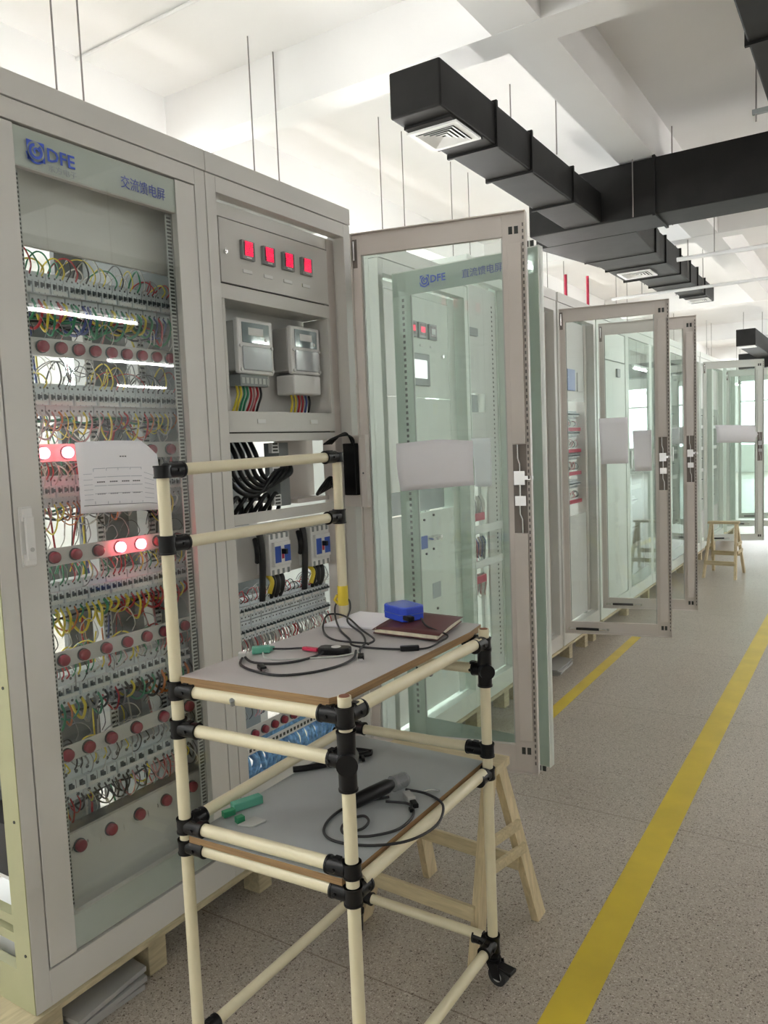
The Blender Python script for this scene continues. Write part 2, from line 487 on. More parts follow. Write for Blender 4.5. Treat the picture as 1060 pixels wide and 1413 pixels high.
def button(parent, y, z, x, lit=False, r=.0148, ring=True, label=None):
    mb = MB()
    mb.cyl((x, y, z), (x+.004, y, z), r*1.15, 16, 2)
    mb.cyl((x+.004, y, z), (x+.014, y, z), r, 16, 1 if lit else 0, cap=False)
    mb.dome((x+.014, y, z), r, (1, 0, 0), .35, 1 if lit else 0, 16)
    return mb.build('indicator_button', [M['btn'], M['btnlit'], M['brdark']], parent, label=label)

def breaker(parent, y, z, x, w, poles, h=.082, label=None):
    """one multi-pole miniature breaker: stepped body, levers, screw holes"""
    mb = MB(); y0, y1 = y+.001, y+w-.001
    mb.box(x-.06, x-.018, y0, y1, z, z+h)                                  # deep body with terminals
    mb.box(x-.02, x, y0, y1, z+h*.30, z+h*.70)                             # raised centre
    mb.box(x-.001, x+.0015, y0+.004, y1-.004, z+h*.33, z+h*.44, 3)         # name plate
    p = w/poles
    for i in range(poles):
        yc = y + p*(i+.5)
        mb.box(x-.001, x+.0008, yc-p*.17, yc+p*.17, z+h*.47, z+h*.64, 1)    # lever slot
        mb.box(x, x+.010, yc-p*.16, yc+p*.16, z+h*.50, z+h*.60, 1)         # lever
        for zz in (.14, .86):
            mb.cyl((x-.0185, yc, z+h*zz), (x-.0172, yc, z+h*zz), p*.17, 6, 2)
        if i: mb.box(x-.0005, x+.0006, yc-p*.5-.0006, yc-p*.5+.0006, z+h*.30, z+h*.70, 2)
    return mb.build('breaker', [M['breaker'], M['brdark'], M['brgap'], M['white']], parent, label=label)

def breaker_row(parent, y0, y1, z, x, w, poles, h=.082, gap=.002):
    y = y0; first = None; n = 0
    while y + w <= y1 + .002:
        if first is None:
            first = breaker(parent, y, z, x, w, poles, h)
            base = WL[first.name].copy(); fy = y
        else:
            dup(first, parent, base + Vector((0, y-fy, 0)))
        y += w + gap; n += 1
    MB().box(x-.075, x-.06, y0-.02, y1+.02, z+h*.25, z+h*.75).build('din_rail', M['zinc'], parent)
    return n

def arc_wire(mb, y, z, x, s, hgt, dy, back, r, m=0):
    """a wire leaving a terminal at (y,z), looping s=+1 up / -1 down and away to the back"""
    pts = [(x-.020, y, z), (x-.004, y+dy*.05, z+s*hgt*.35), (x-.004-back*.15, y+dy*.25, z+s*hgt*.85),
           (x-back*.45, y+dy*.6, z+s*hgt*1.0), (x-back*.8, y+dy*.9, z+s*hgt*.75), (x-back, y+dy, z+s*hgt*.35)]
    mb.tube(spline(pts, 4), r, 5, m)

def wires(parent, y0, y1, z, x, s, n, cols, hgt=(.03, .07), back=(.05, .12), r=(.0016, .003), spread=.05, own=0):
    """own = how many are separate wire parts; the rest returned in one mesh list"""
    names = list(dict.fromkeys(cols)); mats = [WIRE[c] for c in names]
    rest = MB()
    for i in range(n):
        y = y0 + (y1-y0)*(i+.5)/n + rng.uniform(-.004, .004)
        c = rng.choice(cols); a = (y, z, x, s, rng.uniform(*hgt), rng.uniform(-spread, spread), rng.uniform(*back), rng.uniform(*r))
        if i % max(1, n//max(own, 1)) == 0 and own > 0:
            mb = MB(); arc_wire(mb, *a); mb.build('wire', WIRE[c], parent, label=c.replace('pale', 'pale grey') + ' wire'); own -= 1
        else:
            arc_wire(rest, *a, names.index(c))
    return rest, mats

class Loom:
    """gathers the uncounted fine wires of one cabinet"""
    def __init__(s): s.mb = MB(); s.names = list(WIRE)
    def take(s, rest, mats):
        idx = [s.names.index(m.name[5:].split('.')[0]) for m in mats]
        b = len(s.mb.v); s.mb.v += rest.v
        s.mb.f += [tuple(b+i for i in f) for f in rest.f]; s.mb.m += [idx[k] for k in rest.m]; s.mb.s += rest.s
    def build(s, parent): return s.mb.build('wiring', [WIRE[n] for n in s.names], parent, kind='stuff')

def paper_sheet(name, grid, th, m, label, cat='paper', group=None, cells=(10, 8), mb_T=None):
    """curled sheet: grid(u,v) -> point, u,v in 0..1"""
    nu, nv = cells
    P = [[Vector(grid(i/nu, j/nv)) for i in range(nu+1)] for j in range(nv+1)]
    n = (P[0][nu]-P[0][0]).cross(P[nv][0]-P[0][0]).normalized()
    vs = [p for r in P for p in r] + [p+n*th for r in P for p in r]
    k = (nu+1)*(nv+1); fs = []
    id_ = lambda i, j: j*(nu+1)+i
    for j in range(nv):
        for i in range(nu):
            q = (id_(i, j), id_(i+1, j), id_(i+1, j+1), id_(i, j+1))
            fs.append(q[::-1]); fs.append(tuple(k+a for a in q))
    edge = [id_(i, 0) for i in range(nu+1)] + [id_(nu, j) for j in range(1, nv+1)] + [id_(i, nv) for i in range(nu-1, -1, -1)] + [id_(0, j) for j in range(nv-1, 0, -1)]
    for a, b in zip(edge, edge[1:]+edge[:1]): fs.append((a, b, k+b, k+a))
    mb = MB(mb_T); mb.add(vs, fs, 0, True)
    return mb, n

# a door as part of a cabinet: local frame u (width), w (towards outside), z
def doorT(h, fr, flip=1):
    h = Vector((h[0], h[1], 0)); fr = Vector((fr[0], fr[1], 0))
    u = (fr-h).normalized(); w = Vector((u.y, -u.x, 0))*flip      # w: normal of the outer face
    T = Matrix.Identity(4)
    T.col[0] = (*u, 0); T.col[1] = (*w, 0); T.col[2] = (0, 0, 1, 0); T.translation = h
    return T

def glass_door(cab, h, fr, W, z0, z1, flip, m, glass, label=None, sl=.035, sr=.085, rt=.08, rb=.075, lock=True, dots=True, stay=False, full=False, th=.024):
    """local (u, w, z): w=0 is the outer face, the inside looks towards -w; full = glass over the whole face"""
    T = doorT(h, fr, flip)
    ti = -th; d = MB(T); wf = -.006
    d.box(0, sl, ti, wf, z0, z1); d.box(W-sr, W, ti, wf, z0, z1)
    d.box(sl, W-sr, ti, wf, z1-rt, z1); d.box(sl, W-sr, ti, wf, z0, z0+rb)
    d.box(0, .004, -.040, ti, z0, z1); d.box(W-.004, W, -.040, wf+.006, z0, z1)
    d.box(.004, W-.004, -.040, ti, z1-.004, z1); d.box(.004, W-.004, -.040, ti, z0, z0+.004)
    door = d.build('door', m, cab, bevel=.001, label=label)
    la, lb = W-sr+.018, W-.018
    if lock:
        for a_, b_ in ((1.472, z1-rt-.03), (z0+rb+.02, 1.148)):
            MB(T).box(la, lb, -.037, ti-.0005, a_, b_).build('inner_lining', m, door, bevel=.001)
    else:
        MB(T).box(la, lb, -.037, ti-.0005, z0+rb+.02, z1-rt-.03).build('inner_lining', m, door, bevel=.001)
    g = MB(T)
    if full: g.box(.003, W-.003, -.0045, -.0005, z0+.006, z1-.006)
    else: g.box(sl-.008, W-sr+.008, -.0055, -.0015, z0+rb-.008, z1-rt+.008)
    g.build('glass', glass, door)
    for zz in (z1-rt+.006, z0+rb-.034):
        n_ = MB(T)
        for uu in (W-.062, W-.042): n_.box(uu, uu+.014, ti-.0012, ti+.001, zz, zz+.026)
        n_.box(W-.048, W-.042, ti-.0012, ti+.001, zz, zz+.026, 1)
        n_.build('corner_notch', [M['slot'], m], door)
    hg = MB(T); hg.box(.002, .022, ti-.0012, ti+.001, z1-.125, z1-.02, 1); hg.box(.010, .016, -.038, ti, z1-.10, z1-.03, 0)
    hg.build('hinge', [M['chrome'], M['recess']], door)
    for a_ in (sl+.001, W-sr-.006):
        MB(T).box(a_, a_+.005, -.012, -.0062, z0+rb, z1-rt).build('gasket', M['strip'], door)
    if dots:
        pz = MB(T); z = z0+.04
        u0 = W-.012
        while z < z1-.04:
            pz.box(u0, u0+.005, -.0415, -.0401, z, z+.012); z += .022
        pz.build('slotted_edge', M['dots'], door)
    if lock:
        k = MB(T)
        k.box(la, lb, ti-.0010, ti+.0002, 1.150, 1.470, 1)
        k.box(la+.004, lb-.006, -.038, ti-.001, 1.325, 1.375, 0); k.box(lb-.012, W+.006, -.036, -.030, 1.343, 1.357, 0)
        k.box(la+.006, lb-.004, -.036, ti-.001, 1.25, 1.285, 0)
        c_ = (la+lb)/2
        k.cyl((c_, -.032, 1.285), (c_, -.032, 1.325), .004, 8, 0)
        k.tube([(c_, -.032, 1.375), (c_, -.032, 1.40), (c_-.006, -.032, 1.42), (c_-.006, -.032, 1.47)], .0035, 6, 0)
        k.tube([(c_-.002, -.032, 1.25), (c_-.002, -.032, 1.22), (c_+.006, -.032, 1.20), (c_+.006, -.032, 1.15)], .0035, 6, 0)
        k.build('latch_mechanism', [M['chrome'], M['recess']], door)
    if stay:
        b_ = MB(T)
        b_.cyl((.03, -.052, z0+.035), (.27, -.052, z0+.035), .004, 8, 1)
        b_.cyl((.07, -.052, z0+.035), (.21, -.052, z0+.035), .0085, 10, 0)
        b_.box(.26, .272, -.058, -.0405, z0+.028, z0+.042, 1); b_.box(.022, .034, -.058, -.0405, z0+.028, z0+.042, 1)
        b_.build('door_stay', [M['blk'], M['chrome']], door)
    return door, T

def logo(T, parent, u, z, s=1.0, sub=True):
    """square blue emblem with a swirl, then DFE"""
    mb = MB(T); w0, w1 = .0002, .0010
    c = (u+.021*s, z+.024*s); R = .017*s
    def ring(cx, cz, r0, r1, a0, a1, n=24, mm=0):
        for i in range(n):
            a = a0+(a1-a0)*i/n; b = a0+(a1-a0)*(i+1)/n
            p = [(cx+r0*math.cos(a), w0, cz+r0*math.sin(a)), (cx+r1*math.cos(a), w0, cz+r1*math.sin(a)), (cx+r1*math.cos(b), w0, cz+r1*math.sin(b)), (cx+r0*math.cos(b), w0, cz+r0*math.sin(b))]
            q = [(x, w1, z_) for x, _, z_ in p]
            mb.hexa(p+q, mm)
    # emblem: corner pieces of a square around a circle
    H = .021*s
    for sx in (-1, 1):
        for sz in (-1, 1):
            if sx == 1 and sz == 1: n_ = 2
            pts = [(c[0]+sx*H, c[1]+sz*H)]
            a0 = math.atan2(sz, sx)
            for i in range(9):
                a = a0-PI/4+PI/2*i/8
                r = .0205*s
                pts.append((c[0]+r*math.cos(a), c[1]+r*math.sin(a)))
            n = len(pts)
            vs = [(x, w0, z_) for x, z_ in pts]+[(x, w1, z_) for x, z_ in pts]
            mb.add(vs, [tuple(range(n)), tuple(range(n, 2*n))[::-1]]+[(i, (i+1) % n, n+(i+1) % n, n+i) for i in range(n)])
    ring(c[0], c[1], .0105*s, .0165*s, PI*.55, PI*2.30)
    ring(c[0]+.002*s, c[1]+.001*s, .0035*s, .0075*s, PI*.0, PI*1.35)
    ring(c[0]-.001*s, c[1]-.004*s, .0185*s, .0225*s, PI*1.02, PI*1.78)
    mb.build('emblem', M['logo'], parent)
    ud = T.to_3x3() @ Vector((1, 0, 0)); nd = T.to_3x3() @ Vector((0, 1, 0))
    text('logo_letters', 'DFE', M['logo'], T @ Vector((u+.046*s, .0004, z+.012*s)), ud, nd, .040*s, parent, sx=1.05, weight=.0006)
    if sub:
        text('small_characters', '东方电子', M['textg'], T @ Vector((u+.048*s, .0004, z-.008*s)), ud, nd, .016*s, parent, sx=1.15)

def title(T, parent, u, z, s, size, sx=1.0):
    ud = T.to_3x3() @ Vector((1, 0, 0)); nd = T.to_3x3() @ Vector((0, 1, 0))
    text('title_characters', s, M['textb'], T @ Vector((u, .0004, z)), ud, nd, size, parent, sx=sx)

# ---- cabinet 1 ----------------------------------------------------
Y1a, Y1b, Y2b = 1.010, 1.752, 2.512
cab1 = empty('switchgear_cabinet', (-.3, (Y1a+Y1b)/2, ZB0), 'grey electrical cabinet with closed glass door full of breakers and red round indicators', 'cabinet')
fr1 = cab_frame(cab1, Y1a, Y1b, M['cab'])
sd = MB()
sd.box(-.066, -.001, Y1a-.0012, Y1a+.001, ZB0+.002, 2.328)
sd.box(-DEP, -DEP+.05, Y1a-.001, Y1a+.001, ZB0+.05, 2.328)
for z0, z1 in ((ZB0, ZB0+.10), (.30, .325), (.345, .37), (.86, .885), (1.60, 1.63), (2.28, 2.328)):
    sd.box(-DEP+.05, -.067, Y1a, Y1a+.025, z0, z1)
sd.build('side_frame', M['side'], cab1, label='yellow-green primed side frame')
sc = MB()
for z in (.28, .62, .95, 1.28, 1.62): sc.cyl((-.022, Y1a-.003, z), (-.022, Y1a, z), .004, 8)
sc.build('side_screw', M['slot'], cab1)
# inside things seen past the open side
MB().box(-.135, -.105, Y1a+.04, Y1a+.07, .43, .86).build('teal_cable_sleeve', M['teal'], cab1)
MB().box(-.30, -.14, Y1a+.05, Y1a+.20, .42, .56).build('dark_module', M['blkm'], cab1)
MB().box(-.55, -.12, Y1a+.06, Y1a+.30, .40, .415).build('inner_shelf', M['white'], cab1)
MB().box(-.50, -.15, Y1a+.06, Y1a+.28, ZB0+.06, ZB0+.10).build('base_tray_sheet', M['white'], cab1)

# closed door: glass over everything, u = y
Td = doorT((0, 1.0575), (0, 1.7045), 1)      # hinge right in the photo; u runs along +y, w = +x
W1 = 1.7045-1.0575; z0, z1 = .2265, 2.2745
for a_, b_, c_, d_ in ((1.0535, 1.066, .222, 2.279), (1.697, 1.7085, .222, 2.279), (1.066, 1.697, .222, .234), (1.066, 1.697, 2.268, 2.279)):
    MB().box(-.044, -.026, a_, b_, c_, d_).build('door_gasket', M['slot'], cab1)  # dark strips that paint the shade inside the door gap
d = MB(Td)
d.box(0, .075, -.022, 0, z0, z1); d.box(W1-.074, W1, -.022, 0, z0, z1)
d.box(.075, W1-.074, -.022, -.006, z1-.095, z1); d.box(.075, W1-.074, -.022, -.006, z0, z0+.095)
door1 = d.build('door', M['cab'], cab1, bevel=.0012)
g = MB(Td); g.box(.075, W1-.074, -.0045, -.0005, z0+.004, z1-.003); g.build('glass', M['glass'], door1)
b_ = MB(Td); b_.box(.075, W1-.074, -.0056, -.0046, z1-.092, z1-.003); b_.box(.075, W1-.074, -.0056, -.0046, z0+.004, z0+.092)
b_.build('printed_band', M['band'], door1, label='pale green-grey band behind the glass')
logo(Td, door1, 1.165-1.0575, 2.197, 1.12)
title(Td, door1, 1.436-1.0575, 2.206, '交流馈电屏', .036, .86)
sl = MB(Td)
for u0, u1 in ((.077, .095), (W1-.096, W1-.077)):
    sl.box(u0, u1, -.028, -.0235, z0+.10, z1-.10, 0)
    z = z0+.11
    while z < z1-.11:
        sl.box(u0+.002, u1-.002, -.0235, -.0225, z, z+.0055, 1); z += .0105
sl.build('slotted_strip', [M['strip'], M['slot']], door1)
hd = MB(Td)
hd.box(.010, .044, 0, .004, 1.230, 1.375); hd.box(.014, .040, .004, .012, 1.34, 1.372); hd.box(.016, .038, .012, .020, 1.245, 1.350)
hd.box(.014, .040, .004, .016, 1.234, 1.262); hd.cyl((.027, .016, 1.272), (.027, .022, 1.272), .0055, 12, 1)
hd.build('handle', [M['white'], M['zinc']], door1, bevel=.0015, label='pale grey swing handle with a lock')

# content of cabinet 1
XP = -.085
cont = (1.155, 1.69)
panel('blank_panel', cab1, cont[0]-.03, cont[1]+.01, 2.020, 2.262, XP, M['cab'])
loom = Loom()
stripsz = [(1.749, 1.795), (1.478, 1.524), (1.208, 1.254), (.937, .981), (.682, .726)]
for z0_, z1_ in stripsz: panel('indicator_strip', cab1, cont[0], cont[1]+.01, z0_, z1_, XP, M['plate'], .004)
panel('lower_blank_panel', cab1, cont[0]-.02, cont[1]+.01, .275, .486, XP, M['cab'])
MB().box(XP-.05, XP-.001, cont[0]-.02, cont[1], .486, .492).build('ledge', M['zinc'], cab1)
for y in (1.221, 1.274, 1.327, 1.379, 1.432, 1.484, 1.538, 1.591, 1.643): button(cab1, y, 1.772, XP)
for i, y in enumerate((1.199, 1.269, 1.34, 1.41, 1.48, 1.55, 1.622)):
    button(cab1, y, 1.501, XP, lit=i in (0, 1), label='lit red indicator' if i in (0, 1) else None)
for i, y in enumerate((1.208, 1.272, 1.343, 1.415, 1.486, 1.551, 1.628)):
    button(cab1, y, 1.231, XP, lit=i in (3, 4), label='lit red indicator' if i in (3, 4) else None)
for y in (1.212, 1.274, 1.346, 1.417, 1.487, 1.552, 1.634): button(cab1, y, .958, XP)
for y in (1.202, 1.268, 1.341, 1.428, 1.529, 1.630): button(cab1, y, .704, XP, r=.016)
for y in (1.219, 1.319, 1.418, 1.518, 1.623): button(cab1, y, .448, XP, r=.016)
XB = -.095
rows = [(1.885, .050, 3, .082), (1.600, .072, 4, .082), (1.358, .072, 4, .082), (1.078, .072, 4, .082), (.822, .098, 4, .084), (.560, .098, 3, .090)]
for z, w, p, h in rows: breaker_row(cab1, 1.165, 1.690, z, XB, w, p, h)
up_cols = [['red', 'grey', 'black', 'yellow', 'green', 'pale', 'grey'], ['grey', 'pale', 'black', 'grey', 'red', 'yellow'], ['grey', 'red', 'black', 'pale', 'pink'],
           ['red', 'green', 'yellow', 'red', 'pink', 'green'], ['red', 'yellow', 'pale', 'green', 'pink'], ['yellow', 'grey', 'pale', 'grey', 'black']]
dn_cols = [['green', 'yellow', 'red', 'blue', 'green', 'green'], ['grey', 'pink', 'pale', 'orange', 'yellow', 'grey', 'red', 'pale'], ['grey', 'pale', 'black', 'yellow', 'orange', 'pink', 'pale'],
           ['red', 'yellow', 'red', 'green', 'orange', 'yellow', 'red'], ['red', 'yellow', 'orange', 'green', 'black', 'grey', 'black'], ['black', 'yellow', 'black', 'pink', 'red', 'black']]
for i, (z, w, p, h) in enumerate(rows):
    loom.take(*wires(cab1, 1.175, 1.685, z+h*.86, XB-.002, 1, 27, up_cols[i], (.04, .085), (.05, .14), (.0014, .0026), .06, own=8))
    loom.take(*wires(cab1, 1.175, 1.685, z+h*.14, XB-.002, -1, 27, dn_cols[i], (.04, .085), (.05, .14), (.0026, .0044) if i in (0, 3, 4) else (.0016, .0030), .03, own=8))
# wires dropping from the indicator lamps, and deeper looms
for zs in (1.749, 1.478, 1.208, .937, .682, .46):
    for s in (1, -1):
        loom.take(*wires(cab1, 1.18, 1.68, zs+(.045 if s > 0 else 0), XP+.005, s, 12, ['grey', 'pale', 'black', 'grey'], (.03, .075), (.04, .1), (.0010, .0016), .05))
mb = MB(); names = list(WIRE)
for i in range(70):       # deep vertical and sagging wires at the back of each gap
    y = rng.uniform(1.16, 1.70); z = rng.uniform(.50, 1.98); L_ = rng.uniform(.1, .35); dy = rng.uniform(-.05, .05); x = rng.uniform(-.30, -.17)
    pts = spline([(x, y, z), (x+rng.uniform(-.02, .03), y+dy*.4, z-L_*.4), (x+rng.uniform(-.02, .03), y+dy, z-L_)], 5)
    b0 = len(mb.v)
    loom.mb.tube(pts, rng.uniform(.0015, .004), 5, names.index(rng.choice(['black', 'grey', 'pale', 'red', 'green', 'yellow', 'blue', 'pink', 'orange'])))
for z in (.53, .79, 1.05, 1.33, 1.57, 1.84):   # horizontal bundles
    for j in range(5):
        x = -.16-.012*j; pts = [(x+rng.uniform(-.008, .008), 1.16+.06*k, z+rng.uniform(-.012, .012)+.01*j) for k in range(10)]
        loom.mb.tube(spline(pts, 3), .0035, 5, names.index(['black', 'grey', 'green', 'black', 'red'][j]))
loom.build(cab1)
dct = MB()
for y in (1.44, 1.63):
    dct.box(-.26, -.21, y, y+.03, .50, 1.98, 0)
    z = .52
    while z < 1.96:
        dct.box(-.2101, -.2085, y+.005, y+.025, z, z+.006, 1); z += .014
dct.build('slotted_cable_duct', [M['white'], M['slot']], cab1)
MB().box(-.55, -.05, 1.712, 1.720, .20, 2.30).build('side_partition', M['metergrey'], cab1)  # dark panel added to give the right inner side its shadow
for (a_, b_, c_, d_) in ((1.06, 1.71, 2.14, 2.30), (1.50, 1.60, 2.03, 2.139), (1.06, 1.71, 1.83, 2.029), (1.56, 1.71, 1.65, 1.829), (1.48, 1.71, 1.49, 1.649), (1.06, 1.71, 1.345, 1.489), (1.53, 1.71, 1.18, 1.344),
                         (1.06, 1.71, 1.02, 1.179), (1.45, 1.71, .86, 1.019), (1.06, 1.71, .44, .859), (1.06, 1.52, .31, .439)):
    MB().box(-.42, -.40, a_, b_, c_, d_).build('rear_mounting_plate', M['metergrey'], cab1)  # dark plates added to block the bright room behind chosen gaps

# paper taped to the door glass
def gp(u, v):
    y = 1.232+.262*u + .004*(1-v)
    zt = 1.528-.012*abs(u-.45)**1.5-(.05*(u-.9)*10*.1 if u > .9 else 0) - (max(0, u-.8)*.16)
    zb = 1.343-.012*u
    z = zb+(zt-zb)*v
    return (.004+.010*math.sin(PI*v)*(.5+.5*u)+.006*max(0, v-.85)*6*.3, y, z)
mb, n = paper_sheet('paper', gp, .0005, M['paper'], '')
def flat(mb, u0, u1, v0, v1, m, off=.0009):
    P = [Vector(gp(u0, v0)), Vector(gp(u1, v0)), Vector(gp(u1, v1)), Vector(gp(u0, v1))]
    nn = Vector((1, 0, 0))
    mb.hexa([p+nn*.0004 for p in P]+[p+nn*off for p in P], m)
for u in (.17, .32, .46, .61, .75): flat(mb, u-.003, u+.003, .12, .62, 2)
for v in (.62, .50, .38, .27):
    for a in (.17, .32, .46, .61): flat(mb, a, a+.14, v-.004, v+.004, 2)
for v in (.55, .47, .40, .33, .26, .19):
    flat(mb, .05, .15, v-.003, v+.003, 2); flat(mb, .78, .90, v-.003, v+.003, 2)
for j in range(9): flat(mb, .04+.1*j, .14+.1*j, .105, .113, 1)
for v in (.43, .265):
    for a in (.20, .35, .495, .63):
        for k_ in range(4): flat(mb, a+.024*k_, a+.024*k_+.018, v-.007, v+.009, 1)
for k_ in range(3): flat(mb, .50+.03*k_, .52+.03*k_, .77, .785, 1)
mb.build('paper_sheet', [M['paper'], M['ink'], M['inkl']], label='white paper with a printed wiring table taped on the glass of the left cabinet', cat='paper')

# ---- cabinet 2 (door standing open) ---------------------------------
cab2 = empty('switchgear_cabinet', (-.3, (Y1b+Y2b)/2, ZB0), 'grey electrical cabinet with open door, four red meters and two white energy meters', 'cabinet')
cab_frame(cab2, Y1b, Y2b, M['cab'])
X = -.055
MB().box(-.12, X, 1.800, 1.852, .225, 2.278).build('inner_post', M['cab'], cab2, bevel=.001)
MB().box(-.12, X-.004, 2.436, 2.480, .225, 2.278).build('inner_post', M['inner'], cab2, bevel=.001)
panel('lintel', cab2, 1.853, 2.435, 2.236, 2.278, X-.006, M['cab'])
panel('meter_panel', cab2, 1.857, 2.431, 2.029, 2.231, X, M['cab'])
panel('trim_rail', cab2, 1.853, 2.435, 1.978, 2.024, X-.002, M['cab'])
panel('label_rail', cab2, 1.853, 2.435, 1.549, 1.618, X, M['cab'])
panel('trim_rail', cab2, 1.853, 2.435, 1.516, 1.545, X-.003, M['cab'])
for y0_, y1_ in ((1.853, 1.866), (2.418, 2.435)): panel('window_jamb', cab2, y0_, y1_, 1.619, 1.977, X, M['cab'])
panel('recess_back', cab2, 1.853, 2.44, 1.60, 2.0, -.19, M['plate'])
MB().box(-.178, -.068, 2.425, 2.435, 1.60, 1.977).build('recess_side', M['cab'], cab2)
MB().box(-.178, -.068, 1.853, 2.424, 1.978, 1.990).build('recess_top', M['cab'], cab2)
MB().box(-.178, -.068, 1.853, 2.424, 1.606, 1.618).build('recess_floor', M['cab'], cab2)
MB().box(-.082, -.0795, 1.853, 2.434, 1.985, 2.277).build('panel_backing', M['slot'], cab2)  # dark sheets behind the panels, so their gaps read as shade
MB().box(-.082, -.0795, 1.853, 2.434, 1.52, 1.60).build('panel_backing', M['slot'], cab2)
lk = MB(); lk.cyl((X, 1.878, 2.125), (X+.008, 1.878, 2.125), .0075, 12); lk.box(X+.008, X+.011, 1.871, 1.876, 2.119, 2.131, 0)
lk.build('panel_lock', M['chrome'], cab2)
for i, y in enumerate((1.98, 2.084, 2.189, 2.293)):
    mt = MB(); s = .0305; mt.box(X, X+.012, y-s, y+s, 2.146-s, 2.146+s, 0); mt.box(X+.012, X+.0132, y-s*.78, y+s*.78, 2.146-s*.62, 2.146+s*.82, 1)
    mo = mt.build('panel_meter', [M['metergrey'], M['ledbg']], cab2, bevel=.0012)
    for j in range(3):
        dg = MB(); zz = 2.1665-.0160*j
        for k_ in range(4):
            u = y-.0185+.0098*k_
            for (a, b, c, d_) in ((0, .0074, .0048, .0068), (0, .0074, -.0010, .0010), (0, .0074, -.0068, -.0048), (-.0002, .0018, -.0068, .0068), (.0056, .0076, -.0068, .0068)):
                if (i+j+k_) % 3 == 0 and (a, b) == (-.0002, .0018): continue
                dg.box(X+.0132, X+.0140, u+a, u+b, zz+c, zz+d_)
        dg.build('digit_row', M['led'], mo)
    MB().box(X+.0130, X+.0136, y-.012, y+.012, 2.1195, 2.1235).build('caption_strip', M['white'], mo)
    MB().box(X, X+.003, y-.022, y+.022, 2.073, 2.084).build('name_label', M['white'], cab2)
for y in (2.010, 2.302): MB().box(X, X+.003, y-.02, y+.02, 1.578, 1.592).build('name_label', M['white'], cab2)

def energy_meter(y0, y1, z0, z1, cover):
    mt = MB(); xm = -.177
    mt.box(xm, -.105, y0+.004, y1-.004, z0+.01, z1-.006, 1)
    h = z1-z0
    mt.box(-.105, -.085, y0, y1, z0, z1, 0)
    o = mt.build('energy_meter', [M['white'], M['sheet']], cab2, bevel=.006)
    yw = (y1-y0)
    MB().box(-.085, -.082, y0+yw*.12, y1-yw*.12, z0+h*.56, z1-h*.07).build('display_window', M['meterwin'], o, bevel=.002)
    q = MB(); q.box(-.082, -.0812, y0+yw*.28, y1-yw*.30, z0+h*.70, z1-h*.16); q.build('display', M['white'], o)
    MB().box(-.085, -.078, y0+yw*.10, y1-yw*.10, z0+h*.06, z0+h*.50).build('terminal_cover', M['clearpl'], o, bevel=.004)
    for uu in (.06, .94):
        for vv in (.07, .50): MB().cyl((-.085, y0+yw*uu, z0+h*vv), (-.079, y0+yw*uu, z0+h*vv), .006, 10).build('cover_screw', M['white'], o)
    t = MB(); t.cyl((-.0815, y1-yw*.24, z0+h*.64), (-.080, y1-yw*.24, z0+h*.64), .006, 10); t.build('meter_button', M['white'], o)
    if cover:
        MB().box(-.17, -.083, y0+.006, y1-.006, z0-.075, z0-.003).build('terminal_box', M['white'], o, bevel=.006)
    else:
        tb = MB(); tb.box(-.16, -.10, y0+.02, y1-.02, z0-.040, z0-.001, 0)
        for i in range(7): tb.box(-.1005, -.0985, y0+.026+i*.021, y0+.040+i*.021, z0-.032, z0-.012, 1)
        tb.build('terminal_block', [M['metergrey'], M['strip']], o)
    return o
M['cleardome'] = glass_mat('clear_plastic', (.8, .8, .82), 2.0)
M['clearpl'] = mat('cover_plastic', (.50, .53, .56), .12, coat=.6)
energy_meter(1.948, 2.128, 1.748, 1.932, False)
energy_meter(2.228, 2.400, 1.762, 1.936, True)
for i, c in enumerate(('yellow', 'yellow', 'green', 'green', 'red', 'pink', 'red', 'black')):
    y = 1.972+.017*i; mb = MB()
    mb.tube(spline([(-.125, y, 1.712), (-.118, y-.003, 1.68), (-.122, y-.012+rng.uniform(-.006, .006), 1.65), (-.135, y-.015, 1.6185)], 5), .0042, 6)
    mb.build('wire', WIRE[c], cab2, label=c+' wire')
for i, c in enumerate(('yellow', 'yellow', 'red', 'red', 'blue', 'black')):
    y = 2.262+.021*i; MB().tube(spline([(-.125, y, 1.690), (-.12, y, 1.66), (-.13, y, 1.6185)], 4), .0042, 6).build('wire', WIRE[c], cab2, label=c+' wire')

# cable bay with thick black cables
bus = MB()
for z in (1.455, 1.385, 1.310): bus.box(-.24, -.21, 1.855, 2.20, z-.008, z+.008)
bus.build('busbar', M['foil'], cab2)
ct = MB()
for (z0_, z1_) in ((1.475, 1.512), (1.395, 1.44), (1.285, 1.325)):
    ct.box(-.13, -.115, 2.125, 2.165, z0_, z1_, 0)
    for k_ in range(3): ct.box(-.1155, -.114, 2.132, 2.158, z0_+.006+k_*.012, z0_+.012+k_*.012, 1)
ct.build('insulator_comb', [M['white'], M['slot']], cab2)
for i in range(6):
    y = 1.88+.035*i
    p = spline([(-.16, y, 1.53), (-.13, y+.003, 1.47), (-.12, y+.02, 1.40), (-.11, y+.07, 1.345+.006*i), (-.105, y+.15, 1.335+.012*i), (-.11, min(y+.24, 2.22), 1.40+.004*i), (-.14, 2.235, 1.43)], 6)
    MB().tube(p, .0085, 8).build('black_cable', M['blk'], cab2)
for i in range(5):
    y = 1.90+.05*i
    MB().tube(spline([(-.16, y-.02, 1.24), (-.12, y, 1.30), (-.12, y+.04, 1.33), (-.14, y+.08, 1.29), (-.16, y+.08, 1.24)], 6), .008, 8).build('black_cable', M['blk'], cab2)
MB().box(-.20, -.13, 2.18, 2.235, 1.28, 1.512).build('cable_trunk', M['metergrey'], cab2)
MB().box(-.20, -.19, 2.24, 2.46, 1.301, 1.54).build('rear_plate', M['inner'], cab2)
